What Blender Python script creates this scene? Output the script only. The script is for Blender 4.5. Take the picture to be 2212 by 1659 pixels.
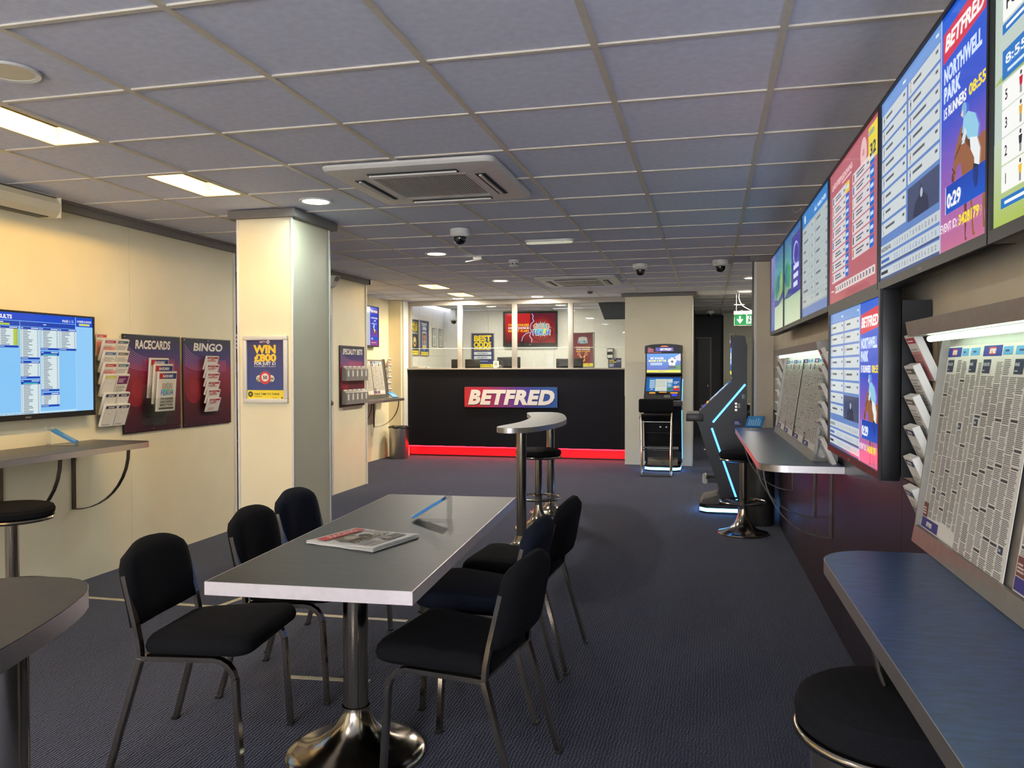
import bpy, bmesh, math, random
from mathutils import Vector, Matrix
random.seed(7)
scene = bpy.context.scene
COL = scene.collection
for _o in list(bpy.data.objects):
    bpy.data.objects.remove(_o)

# ------------------------------------------------------------------ camera
CAM_H = 1.40
CEIL = 2.47
def make_camera():
    F, yaw, pit, rol = 1748.02, .238508, .0196633, -.00167
    cy, sy, cp, sp = math.cos(yaw), math.sin(yaw), math.cos(pit), math.sin(pit)
    f = Vector((-sy*cp, cy*cp, -sp)); r = Vector((cy, sy, 0)); u = r.cross(f)
    r2 = r*math.cos(rol) + u*math.sin(rol); u2 = u*math.cos(rol) - r*math.sin(rol)
    cd = bpy.data.cameras.new('camera'); cd.sensor_width = 36; cd.lens = F/2212*36
    cd.clip_start = .02; cd.clip_end = 100
    co = bpy.data.objects.new('camera', cd); COL.objects.link(co)
    M = Matrix((( r2.x, u2.x, -f.x, 0), (r2.y, u2.y, -f.y, 0), (r2.z, u2.z, -f.z, CAM_H), (0, 0, 0, 1)))
    co.matrix_world = M
    scene.camera = co
make_camera()

# ------------------------------------------------------------------ world, exposure
EXPOSURE = 0.5
WORLD_STRENGTH = 11.5
WORLD_COL = (.90, .89, 1.0)
TROUGH_TUBE = 280.0
TROUGH_COL = (1.0, .80, .42)
DOWN_W = 28.0
DOWN_WARM = (1.0, .93, .80)
DOWN_COOL = (.74, .95, 1.0)
SCREEN_GAIN = .76
w = bpy.data.worlds.new('world'); scene.world = w; w.use_nodes = True
bg = w.node_tree.nodes['Background']; bg.inputs[0].default_value = (*WORLD_COL, 1); bg.inputs[1].default_value = WORLD_STRENGTH
vs = scene.view_settings
vs.view_transform = 'Standard'; vs.look = 'None'; vs.gamma = 1; vs.use_curve_mapping = False; vs.exposure = EXPOSURE


# ------------------------------------------------------------------ colours and materials
def lin(c):
    def g(v):
        v = v/255
        return v/12.92 if v <= .04045 else ((v+.055)/1.055)**2.4
    return (g(c[0]), g(c[1]), g(c[2]))
MATS = {}
def mat(name, col, rough=.5, metal=0., noise=0., nscale=20., bump=0., bscale=200., spec=.5, stretch=None, coat=0.):
    """procedural principled material; col in 0-255 sRGB"""
    if name in MATS: return MATS[name]
    m = bpy.data.materials.new(name); m.use_nodes = True
    nt = m.node_tree; b = nt.nodes['Principled BSDF']
    c = lin(col)
    b.inputs['Base Color'].default_value = (*c, 1); b.inputs['Roughness'].default_value = rough
    b.inputs['Metallic'].default_value = metal; b.inputs['Specular IOR Level'].default_value = spec
    if coat: b.inputs['Coat Weight'].default_value = coat; b.inputs['Coat Roughness'].default_value = .1
    tc = nt.nodes.new('ShaderNodeTexCoord'); src = tc.outputs['Object']
    if stretch:
        mp = nt.nodes.new('ShaderNodeMapping'); mp.inputs['Scale'].default_value = stretch
        nt.links.new(src, mp.inputs['Vector']); src = mp.outputs['Vector']
    if noise:
        n = nt.nodes.new('ShaderNodeTexNoise'); n.inputs['Scale'].default_value = nscale; n.inputs['Detail'].default_value = 2.5
        nt.links.new(src, n.inputs['Vector'])
        r = nt.nodes.new('ShaderNodeValToRGB')
        r.color_ramp.elements[0].position = .3; r.color_ramp.elements[1].position = .7
        r.color_ramp.elements[0].color = (*[max(0, v*(1-noise)) for v in c], 1)
        r.color_ramp.elements[1].color = (*[min(1, v*(1+noise)) for v in c], 1)
        nt.links.new(n.outputs['Fac'], r.inputs['Fac']); nt.links.new(r.outputs['Color'], b.inputs['Base Color'])
    if bump:
        n2 = nt.nodes.new('ShaderNodeTexNoise'); n2.inputs['Scale'].default_value = bscale; n2.inputs['Detail'].default_value = 1
        nt.links.new(src, n2.inputs['Vector'])
        bp = nt.nodes.new('ShaderNodeBump'); bp.inputs['Strength'].default_value = bump; bp.inputs['Distance'].default_value = .004
        nt.links.new(n2.outputs['Fac'], bp.inputs['Height']); nt.links.new(bp.outputs['Normal'], b.inputs['Normal'])
    MATS[name] = m
    return m
def emit(name, col, strength, rough=.3):
    if name in MATS: return MATS[name]
    m = bpy.data.materials.new(name); m.use_nodes = True
    b = m.node_tree.nodes['Principled BSDF']
    c = lin(col)
    b.inputs['Base Color'].default_value = (*[.2*v+.02 for v in c], 1); b.inputs['Roughness'].default_value = rough
    b.inputs['Emission Color'].default_value = (*c, 1); b.inputs['Emission Strength'].default_value = strength
    MATS[name] = m
    return m
def glassy(name, tint=(1, 1, 1), rough=.03, refl=.08, fres=1.45):
    """thin clear sheet: transparent with a fresnel mirror"""
    if name in MATS: return MATS[name]
    m = bpy.data.materials.new(name); m.use_nodes = True
    nt = m.node_tree; nt.nodes.clear()
    o = nt.nodes.new('ShaderNodeOutputMaterial'); t = nt.nodes.new('ShaderNodeBsdfTransparent'); t.inputs[0].default_value = (*tint, 1)
    g = nt.nodes.new('ShaderNodeBsdfGlossy'); g.inputs['Roughness'].default_value = rough
    fr = nt.nodes.new('ShaderNodeLayerWeight'); fr.inputs[0].default_value = .5
    pw = nt.nodes.new('ShaderNodeMath'); pw.operation = 'POWER'; pw.inputs[1].default_value = 4.5; nt.links.new(fr.outputs['Facing'], pw.inputs[0])
    ad = nt.nodes.new('ShaderNodeMath'); ad.operation = 'MULTIPLY_ADD'; ad.inputs[1].default_value = .6; ad.inputs[2].default_value = refl
    mx = nt.nodes.new('ShaderNodeMixShader')
    nt.links.new(pw.outputs[0], ad.inputs[0]); nt.links.new(ad.outputs[0], mx.inputs[0])
    nt.links.new(t.outputs[0], mx.inputs[1]); nt.links.new(g.outputs[0], mx.inputs[2]); nt.links.new(mx.outputs[0], o.inputs[0])
    MATS[name] = m
    return m
def attr_mat(name, kind, rough=.5, strength=1.):
    """flat print (paper, card) or lit screen whose colours come from the face colours"""
    if name in MATS: return MATS[name]
    m = bpy.data.materials.new(name); m.use_nodes = True
    nt = m.node_tree; b = nt.nodes['Principled BSDF']
    a = nt.nodes.new('ShaderNodeVertexColor'); a.layer_name = 'Col'
    b.inputs['Roughness'].default_value = rough
    if kind == 'print':
        tc = nt.nodes.new('ShaderNodeTexCoord'); n = nt.nodes.new('ShaderNodeTexNoise'); n.inputs['Scale'].default_value = 60
        nt.links.new(tc.outputs['Object'], n.inputs['Vector'])
        mr = nt.nodes.new('ShaderNodeMapRange'); mr.inputs['To Min'].default_value = .95; mr.inputs['To Max'].default_value = 1.03
        mx = nt.nodes.new('ShaderNodeMix'); mx.data_type = 'RGBA'; mx.blend_type = 'MULTIPLY'; mx.inputs[0].default_value = 1
        nt.links.new(n.outputs['Fac'], mr.inputs['Value']); nt.links.new(a.outputs['Color'], mx.inputs[6]); nt.links.new(mr.outputs[0], mx.inputs[7])
        nt.links.new(mx.outputs[2], b.inputs['Base Color'])
    else:
        b.inputs['Base Color'].default_value = (.01, .01, .012, 1); b.inputs['Specular IOR Level'].default_value = .2
        nt.links.new(a.outputs['Color'], b.inputs['Emission Color']); b.inputs['Emission Strength'].default_value = strength
    MATS[name] = m
    return m

def carpet_mat():
    m = bpy.data.materials.new('navy_carpet'); m.use_nodes = True
    nt = m.node_tree; b = nt.nodes['Principled BSDF']; b.inputs['Roughness'].default_value = .95; b.inputs['Specular IOR Level'].default_value = .15
    b.inputs['Sheen Weight'].default_value = .15; b.inputs['Sheen Roughness'].default_value = .5
    tc = nt.nodes.new('ShaderNodeTexCoord')
    n = nt.nodes.new('ShaderNodeTexNoise'); n.inputs['Scale'].default_value = 160; n.inputs['Detail'].default_value = 4
    n3 = nt.nodes.new('ShaderNodeTexNoise'); n3.inputs['Scale'].default_value = 1.3; n3.inputs['Detail'].default_value = 5
    for q in (n, n3): nt.links.new(tc.outputs['Object'], q.inputs['Vector'])
    r = nt.nodes.new('ShaderNodeValToRGB'); r.color_ramp.elements[0].position = .33; r.color_ramp.elements[1].position = .68
    r.color_ramp.elements[0].color = (*lin((9, 12, 24)), 1); r.color_ramp.elements[1].color = (*lin((46, 56, 90)), 1)
    nt.links.new(n.outputs['Fac'], r.inputs['Fac'])
    mr = nt.nodes.new('ShaderNodeMapRange'); mr.inputs['To Min'].default_value = .7; mr.inputs['To Max'].default_value = 1.25
    nt.links.new(n3.outputs['Fac'], mr.inputs['Value'])
    n.inputs['Scale'].default_value = 110
    mx = nt.nodes.new('ShaderNodeMix'); mx.data_type = 'RGBA'; mx.blend_type = 'MULTIPLY'; mx.inputs[0].default_value = 1
    nt.links.new(r.outputs['Color'], mx.inputs[6]); nt.links.new(mr.outputs[0], mx.inputs[7]); nt.links.new(mx.outputs[2], b.inputs['Base Color'])
    wv = nt.nodes.new('ShaderNodeTexWave'); wv.inputs['Scale'].default_value = 24; wv.inputs['Distortion'].default_value = 5; wv.inputs['Detail'].default_value = 2
    nt.links.new(tc.outputs['Object'], wv.inputs['Vector'])
    ad = nt.nodes.new('ShaderNodeMath'); ad.operation = 'ADD'
    nt.links.new(wv.outputs['Fac'], ad.inputs[0]); nt.links.new(n.outputs['Fac'], ad.inputs[1])
    bp = nt.nodes.new('ShaderNodeBump'); bp.inputs['Strength'].default_value = .55; bp.inputs['Distance'].default_value = .006
    nt.links.new(ad.outputs[0], bp.inputs['Height']); nt.links.new(bp.outputs['Normal'], b.inputs['Normal'])
    MATS['navy_carpet'] = m
    return m

# ------------------------------------------------------------------ mesh building
class MB:
    def __init__(s): s.v = []; s.f = []; s.m = []; s.sm = []
    def add(s, vs, fs, mi=0, smooth=False, M=None):
        o = len(s.v)
        s.v += [tuple(M @ Vector(p)) for p in vs] if M else [tuple(p) for p in vs]
        for f in fs: s.f.append([i+o for i in f]); s.m.append(mi); s.sm.append(smooth)
        return s
    def box(s, x0, x1, y0, y1, z0, z1, mi=0, M=None):
        v = [(x0,y0,z0),(x1,y0,z0),(x1,y1,z0),(x0,y1,z0),(x0,y0,z1),(x1,y0,z1),(x1,y1,z1),(x0,y1,z1)]
        return s.add(v, [(0,3,2,1),(4,5,6,7),(0,1,5,4),(1,2,6,5),(2,3,7,6),(3,0,4,7)], mi, False, M)
    def rbox(s, x0, x1, y0, y1, z0, z1, r=.005, seg=2, mi=0, M=None):
        bm = bmesh.new()
        bmesh.ops.create_cube(bm, size=1, matrix=Matrix.Translation(((x0+x1)/2,(y0+y1)/2,(z0+z1)/2)) @ Matrix.Diagonal((x1-x0,y1-y0,z1-z0,1)))
        bmesh.ops.bevel(bm, geom=bm.edges[:]+bm.verts[:], offset=r, segments=seg, affect='EDGES', profile=.5)
        s.bm(bm, mi, True, M); return s
    def bm(s, bm, mi=0, smooth=True, M=None):
        bm.verts.index_update()
        s.add([v.co.copy() for v in bm.verts], [[v.index for v in f.verts] for f in bm.faces], mi, smooth, M); bm.free(); return s
    def prism(s, poly, z0, z1, mi=0, M=None, smooth=False):
        n = len(poly)
        v = [(p[0],p[1],z0) for p in poly]+[(p[0],p[1],z1) for p in poly]
        s.add(v, [list(range(n))[::-1], list(range(n,2*n))], mi, False, M)
        o = [(i,(i+1)%n,(i+1)%n+n,i+n) for i in range(n)]
        return s.add(v, o, mi, smooth, M)
    def lathe(s, prof, n=32, c=(0,0,0), mi=0, M=None, caps=True):
        v = []; f = []
        for r, z in prof:
            for k in range(n):
                a = 2*math.pi*k/n; v.append((c[0]+r*math.cos(a), c[1]+r*math.sin(a), c[2]+z))
        for i in range(len(prof)-1):
            for k in range(n):
                f.append((i*n+k, i*n+(k+1)%n, (i+1)*n+(k+1)%n, (i+1)*n+k))
        s.add(v, f, mi, True, M)
        if caps:
            L = len(prof)
            if prof[0][0] > 1e-4: s.add(v[:n], [list(range(n))[::-1]], mi, True, M)
            if prof[-1][0] > 1e-4: s.add(v[(L-1)*n:], [list(range(n))], mi, True, M)
        return s
    def cyl(s, p0, p1, r0, r1=None, n=16, mi=0, caps=True):
        p0 = Vector(p0); p1 = Vector(p1); d = p1-p0; r1 = r0 if r1 is None else r1
        q = Vector((0,0,1)).rotation_difference(d.normalized()).to_matrix().to_4x4()
        return s.lathe([(r0,0),(r1,d.length)], n, (0,0,0), mi, Matrix.Translation(p0) @ q, caps)
    def sweep(s, pts, sec, closed=False, mi=0, up=None, smooth=True):
        """sweep a section (list of (a,b)) along points"""
        P = [Vector(p) for p in pts]; n = len(P); k = len(sec); v = []; f = []
        prevN = None
        for i in range(n):
            a = P[(i-1) % n] if (closed or i > 0) else P[i]
            b = P[(i+1) % n] if (closed or i < n-1) else P[i]
            t = (b-a).normalized()
            if prevN is None:
                ref = Vector(up) if up else (Vector((0,0,1)) if abs(t.z) < .9 else Vector((1,0,0)))
                N = (ref - t*ref.dot(t)).normalized()
            else:
                N = (prevN - t*prevN.dot(t)).normalized()
            prevN = N; B = t.cross(N)
            for (x, y) in sec: v.append(P[i]+N*x+B*y)
        for i in range(n if closed else n-1):
            for j in range(k):
                f.append((i*k+j, i*k+(j+1) % k, ((i+1) % n)*k+(j+1) % k, ((i+1) % n)*k+j))
        s.add(v, f, mi, smooth)
        if not closed: s.add(v[:k], [list(range(k))[::-1]], mi); s.add(v[-k:], [list(range(k))], mi)
        return s
    def tube(s, pts, r, n=10, closed=False, mi=0):
        return s.sweep(pts, [(r*math.cos(2*math.pi*j/n), r*math.sin(2*math.pi*j/n)) for j in range(n)], closed, mi)
    def rtube(s, pts, a, b, closed=False, mi=0, up=None):
        return s.sweep(pts, [(-a/2,-b/2),(a/2,-b/2),(a/2,b/2),(-a/2,b/2)], closed, mi, up, False)
    def build(s, name, mats, parent=None, loc=None, rot=None, sharp=35):
        me = bpy.data.meshes.new(name); me.from_pydata(s.v, [], s.f)
        for m in (mats if isinstance(mats, (list, tuple)) else [mats]): me.materials.append(m)
        me.polygons.foreach_set('material_index', s.m); me.polygons.foreach_set('use_smooth', s.sm)
        if any(s.sm): me.set_sharp_from_angle(angle=math.radians(sharp))
        me.update()
        return obj(name, me, parent, loc, rot)
def obj(name, me, parent=None, loc=None, rot=None):
    o = bpy.data.objects.new(name, me); COL.objects.link(o)
    if parent: o.parent = parent
    if loc: o.location = loc
    if rot: o.rotation_euler = rot
    return o
def thing(name, label, cat, loc=(0,0,0), rotz=0., group=None, kind=None):
    o = bpy.data.objects.new(name, None); o.empty_display_size = .05; COL.objects.link(o)
    o.location = loc; o.rotation_euler = (0,0,rotz)
    return tag(o, label, cat, group, kind)
def tag(o, label=None, cat=None, group=None, kind=None):
    if label: o['label'] = label
    if cat: o['category'] = cat
    if group: o['group'] = group
    if kind: o['kind'] = kind
    return o
def struct(name, loc=(0,0,0), rotz=0.):
    o = bpy.data.objects.new(name, None); o.empty_display_size = .05; COL.objects.link(o)
    o.location = loc; o.rotation_euler = (0,0,rotz); o['kind'] = 'structure'
    return o
KIDS = {}
def dup(root, loc, rotz, label, group=None):
    """copy of a thing with copies of its parts and sub-parts"""
    r = root.copy(); COL.objects.link(r); r.location = loc; r.rotation_euler = (0,0,rotz); r['label'] = label
    if group: r['group'] = group
    for ch in [o for o in bpy.data.objects if o.parent == root]:
        c = ch.copy(); COL.objects.link(c); c.parent = r
        for g in [o for o in bpy.data.objects if o.parent == ch]:
            d = g.copy(); COL.objects.link(d); d.parent = c
    return r
def arc(cx, cy, r, a0, a1, n):
    return [(cx+r*math.cos(math.radians(a0+(a1-a0)*i/n)), cy+r*math.sin(math.radians(a0+(a1-a0)*i/n))) for i in range(n+1)]

# ------------------------------------------------------------------ lettering and flat print
CHARS = sorted(set("ABCDEFGHIJKLMNOPQRSTUVWXYZabcdefghijklmnopqrstuvwxyz0123456789&£:/.-,+'"))
GLY = {}; ADV = {}
def load_glyphs():
    tmp = []
    def mk(txt, off):
        cu = bpy.data.curves.new('t', 'FONT'); cu.body = txt; cu.size = 1; cu.resolution_u = 3; cu.offset = off; cu.fill_mode = 'FRONT'
        o = bpy.data.objects.new('t', cu); COL.objects.link(o); tmp.append(o); return o
    rec = {}
    for wgt, off in ((0, 0.), (1, .018), (2, .036), (3, .055)):
        for c in CHARS: rec[(c, wgt)] = mk(c, off)
    meas = {c: mk('|'+c+'|', 0) for c in CHARS}; base = mk('||', 0)
    bpy.context.view_layer.update()
    dg = bpy.context.evaluated_depsgraph_get()
    def ev(o):
        e = o.evaluated_get(dg); me = e.to_mesh()
        r = ([tuple(v.co) for v in me.vertices], [list(p.vertices) for p in me.polygons]); e.to_mesh_clear(); return r
    def width(o):
        v = ev(o)[0]; return max(p[0] for p in v)-min(p[0] for p in v)
    b = width(base)
    for c in CHARS: ADV[c] = width(meas[c])-b
    for k, o in rec.items(): GLY[k] = ev(o)
    for o in tmp:
        cu = o.data; bpy.data.objects.remove(o); bpy.data.curves.remove(cu)
load_glyphs()
LAYER = .0004
class Canvas:
    """flat print or screen picture: x right, y up from the lower-left corner, metres; layers stack outwards"""
    def __init__(s, w, h, bg=None):
        s.w = w; s.h = h; s.v = []; s.f = []; s.c = []
        if bg is not None: s.rect(0, 0, w, h, bg, 0)
    def poly(s, pts, col, layer=1, cols=None):
        o = len(s.v); s.v += [(p[0], p[1], layer*LAYER) for p in pts]
        s.f.append(list(range(o, o+len(pts)))); s.c.append(cols if cols else [col]*len(pts)); return s
    def rect(s, x, y, w, h, col, layer=1, col2=None, vert=True):
        cols = None
        if col2 is not None: cols = [col, col, col2, col2] if vert else [col, col2, col2, col]
        return s.poly([(x,y),(x+w,y),(x+w,y+h),(x,y+h)], col, layer, cols)
    def disc(s, cx, cy, r, col, layer=1, ry=None, n=24, a0=0, a1=360):
        ry = ry or r
        k = n if a1-a0 >= 360 else n+1
        return s.poly([(cx+r*math.cos(math.radians(a0+(a1-a0)*i/n)), cy+ry*math.sin(math.radians(a0+(a1-a0)*i/n))) for i in range(k)], col, layer)
    def line(s, x0, y0, x1, y1, w, col, layer=1):
        d = math.hypot(x1-x0, y1-y0) or 1; nx, ny = -(y1-y0)/d*w/2, (x1-x0)/d*w/2
        return s.poly([(x0-nx,y0-ny),(x1-nx,y1-ny),(x1+nx,y1+ny),(x0+nx,y0+ny)], col, layer)
    def text_w(s, t, size, sx=1., track=0.): return sum((ADV.get(c, .3) if c != ' ' else .3)+track for c in t)*size*sx
    def text(s, t, x, y, size, col, wgt=1, align='L', sx=1., shear=0., layer=3, track=0., fit=None, rise=0.):
        if fit:
            W = s.text_w(t, size, 1, track); sx = fit/W
        W = s.text_w(t, size, sx, track)
        if align == 'C': x -= W/2
        if align == 'R': x -= W
        x00 = x
        for ch in t:
            if ch == ' ': x += (.3+track)*size*sx; continue
            vs, fs = GLY[(ch, wgt)]
            o = len(s.v)
            s.v += [(x+(p[0]+shear*p[1])*size*sx, y+p[1]*size+rise*(x+p[0]*size*sx-x00), layer*LAYER) for p in vs]
            for f in fs: s.f.append([i+o for i in f]); s.c.append([col]*len(f))
            x += (ADV[ch]+track)*size*sx
        return s
    def greek(s, x, y, w, h, rows, col, layer=2, fill=.55, ragged=.35, rng=random):
        """lines of unreadably small print"""
        p = h/rows
        for i in range(rows):
            L = w*(1-ragged*rng.random())
            s.rect(x, y+h-(i+1)*p+p*(1-fill)/2, L, p*fill, col, layer)
        return s
    def build(s, name, m, parent=None, M=None):
        me = bpy.data.meshes.new(name); me.from_pydata(s.v, [], s.f)
        ca = me.color_attributes.new('Col', 'FLOAT_COLOR', 'CORNER')
        flat = []
        cache = {}
        for cs in s.c:
            for c in cs:
                if c not in cache: cache[c] = (*lin(c), 1.)
                flat.extend(cache[c])
        ca.data.foreach_set('color', flat)
        me.materials.append(m); me.update()
        o = obj(name, me, parent)
        if M: o.matrix_local = M
        return o
def face_px(x, y, z):   # picture seen by a viewer looking towards -x (on the left wall)
    return Matrix(((0,0,1,x),(1,0,0,y),(0,1,0,z),(0,0,0,1)))
def face_mx(x, y, z):   # picture seen by a viewer looking towards +x (on the right wall)
    return Matrix(((0,0,-1,x),(-1,0,0,y),(0,1,0,z),(0,0,0,1)))
def face_my(x, y, z):   # picture seen by a viewer looking towards +y
    return Matrix(((1,0,0,x),(0,0,-1,y),(0,1,0,z),(0,0,0,1)))
def face_up(x, y, z, a=0):
    return Matrix.Translation((x,y,z)) @ Matrix.Rotation(a, 4, 'Z')

# common colours
WHITE = (240,240,236); BLACK = (18,18,20); NAVY = (22,28,78); ROYAL = (20,70,190); YEL = (250,222,40); RED = (205,30,45)
GREYT = (95,95,98); PINK = (214,120,128)
M_CREAM = mat('cream_laminate', (238,228,194), .42, noise=.03, nscale=3, bump=.05, bscale=60)
M_GREYCREAM = mat('grey_cream_laminate', (205,200,190), .45, noise=.03, nscale=3)
M_POST = mat('grey_cream_post', (168,160,148), .4, noise=.03)
M_TRIMW = mat('white_trim', (225,222,212), .4, noise=.03)
M_CORNICE = mat('grey_cornice', (120,114,108), .5, noise=.05)
M_BEIGE = mat('beige_wall_paint', (210,196,170), .6, noise=.05, nscale=4, bump=.08, bscale=120)
M_DARKLAM = mat('dark_purple_laminate', (28,25,37), .42, noise=.06, nscale=6)
M_COUNTER = mat('black_counter_laminate', (14,14,22), .6, noise=.05, nscale=8, spec=.2)
M_PURPLE_GLOW = mat('purple_glow_wall', (104,92,146), .6, noise=.06)  # purple glow of machines put into the wall colour
M_DARKWALL = mat('charcoal_wall_paint', (58,58,62), .6, noise=.06)
M_OLIVE = mat('pale_green_grey_paint', (176,174,150), .6, noise=.05)
M_DOOR = mat('dark_door_paint', (46,42,44), .45, noise=.05)
M_TILE = mat('mineral_ceiling_tile', (222,225,240), .85, noise=.05, nscale=30, bump=.15, bscale=260)
M_TEE = mat('ceiling_grid_metal', (214,206,188), .45, noise=.04)
M_PLASTIC = mat('white_plastic', (222,220,212), .4, noise=.03)
M_CHROME = mat('chrome', (180,171,156), .16, 1., noise=.05, nscale=5)
M_STEEL = mat('brushed_steel', (176,172,164), .34, 1., noise=.1, nscale=40, stretch=(1,1,12))
M_SATIN = mat('satin_aluminium', (150,146,138), .42, .8, noise=.06, nscale=30)
M_BRACKET = mat('dark_steel_bracket', (92,86,78), .35, .8, noise=.08)
M_EDGE = mat('brushed_aluminium_edge', (206,200,196), .38, 1., noise=.06, nscale=50, stretch=(1,1,20))
M_TEDGE = mat('pale_metal_laminate_edge', (226,216,216), .35, .25, noise=.05, nscale=30)
M_BLACKM = mat('black_metal', (30,30,32), .4, noise=.05)
M_BLACKP = mat('black_plastic', (14,14,16), .4, noise=.05)
M_GREYP = mat('grey_plastic', (112,108,104), .45, noise=.05)
M_FABRIC = mat('black_fabric', (20,20,23), .95, noise=.35, nscale=500, bump=.4, bscale=700, spec=.15)
M_FABRICB = mat('navy_fabric', (27,31,44), .95, noise=.3, nscale=500, bump=.4, bscale=700, spec=.15)
M_TABLE = mat('grey_slate_laminate', (50,51,49), .5, noise=.16, nscale=14, stretch=(1,3,1), bump=.06, bscale=60)
M_SHELF = mat('screen_tinted_blue_slate', (42,66,106), .34, noise=.38, nscale=22, stretch=(1,3,1), bump=.06, bscale=60)  # slate blue deepened to carry the screens' reflected light
M_SHELFG = mat('dark_slate_laminate', (74,72,70), .35, noise=.15, nscale=16)
M_PAPER = attr_mat('printed_paper', 'print', .7)
M_POSTER = attr_mat('printed_poster', 'print', .35)
M_SCREEN = attr_mat('lit_screen', 'screen', .12, SCREEN_GAIN)
M_GLASS = glassy('counter_glass', (.97,.99,.98), .01, .02)
M_ACRYLIC = glassy('clear_acrylic', (.975,.985,.985), .05, .035)
M_WHITEPAP = mat('white_paper', (226,224,216), .7, noise=.04)
M_SLIP = mat('blue_betting_slips', (58,140,205), .55, noise=.12, nscale=60)
M_LEDB = emit('blue_led_strip', (50,140,255), 6.)
M_LEDBW = emit('pale_blue_led_strip', (90,165,255), 7.)
M_LEDR = emit('red_led_strip', (255,10,20), 42.)
M_LEDRP = emit('red_light_panel', (255,8,24), .85)
M_TUBE = emit('display_tube_light', (225,255,230), 5.)

# ================================================================== the setting
RW = (.693, 2.8, 0.); RTH = .017        # right wall: a point of its foot and its slight turn
def RP(s, d, z=0.):                     # s along the right wall, d out from it into the room
    c, n = math.cos(RTH), math.sin(RTH)
    return (RW[0]-(s-2.8)*n-d*c, RW[1]+(s-2.8)*c-d*n, z)

def build_floor():
    t = struct('floor')
    MB().box(-6.6, 2.2, -3.4, 17.4, -.12, 0).build('carpet', carpet_mat(), t)
build_floor()

GX0, GY0, GP, GQ = -.3726, 2.112, .6, .5951
def gx(i): return GX0+i*GP
def gy(j): return GY0+j*GQ
TROUGHS = [(-5, 1), (-5, 3), (-6, 13), (-6, 15), (-5, -1), (-5, -4)]
def build_ceiling():
    t = struct('ceiling')
    MB().box(-6.6, 2.2, -3.4, 17.4, 2.60, 2.70).build('ceiling_slab', M_TILE, t)
    MB().box(-4.1, .9, -3.2, gy(-5), 2.475, 2.49).build('front_ceiling_board', M_TILE, t)
    full = MB().box(.004, GP-.004, .004, GQ-.004, 0, .014)
    me = half = None
    def zone(x, y):
        return (-4.02 < x < .75 and -1.0 < y < 12.3) or (-4.95 < x < -4.0 and 9.0 < y < 12.3) or (-4.85 < x < -1.15 and 12.2 < y < 14.5) or (-.3 < x < 1.5 and 8.3 < y < 17.0) or (-6.3 < x < -4 and 6.2 < y < 8.1)
    lines_x = {}; lines_y = {}
    for i in range(-10, 4):
        for j in range(-5, 26):
            if not zone(gx(i)+.3, gy(j)+.3): continue
            lines_x.setdefault(i, []).append(j); lines_x.setdefault(i+1, []).append(j)
            lines_y.setdefault(j, []).append(i); lines_y.setdefault(j+1, []).append(i)
            if (i, j) in TROUGHS:
                if half is None:
                    half = MB().box(.004, GP/2-.004, .004, GQ-.004, 0, .014).build('half_tile', M_TILE, t, (gx(i), gy(j), 2.476))
                else: obj('half_tile', half.data, t, (gx(i), gy(j), 2.476))
                continue
            z = 2.476+random.choice((0, 0, .001, .002))
            if me is None: me = full.build('ceiling_tile', M_TILE, t, (gx(i), gy(j), z))
            else: obj('ceiling_tile', me.data, t, (gx(i), gy(j), z))
    for i, js in sorted(lines_x.items()):
        js = sorted(set(js)); a = js[0]; p = a
        for q in js[1:]+[None]:
            if q != p+1:
                MB().box(gx(i)-.012, gx(i)+.012, gy(a), gy(p+1), 2.470, 2.478).box(gx(i)-.002, gx(i)+.002, gy(a), gy(p+1), 2.478, 2.51).build('grid_runner', M_TEE, t)
                a = q
            p = q
    for j, is_ in sorted(lines_y.items()):
        is_ = sorted(set(is_)); a = is_[0]; p = a
        for q in is_[1:]+[None]:
            if q != p+1:
                MB().box(gx(a), gx(p+1), gy(j)-.010, gy(j)+.010, 2.4705, 2.4775).build('cross_tee', M_TEE, t)
                a = q
            p = q
build_ceiling()

def panels(t, name, spans, fixed, m, gap=.003):
    """row of wall boards; fixed = function(a, b) giving the box of one board"""
    for a, b in spans:
        mb = MB(); fixed(mb, a+gap/2, b-gap/2); mb.build(name, m, t)

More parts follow.
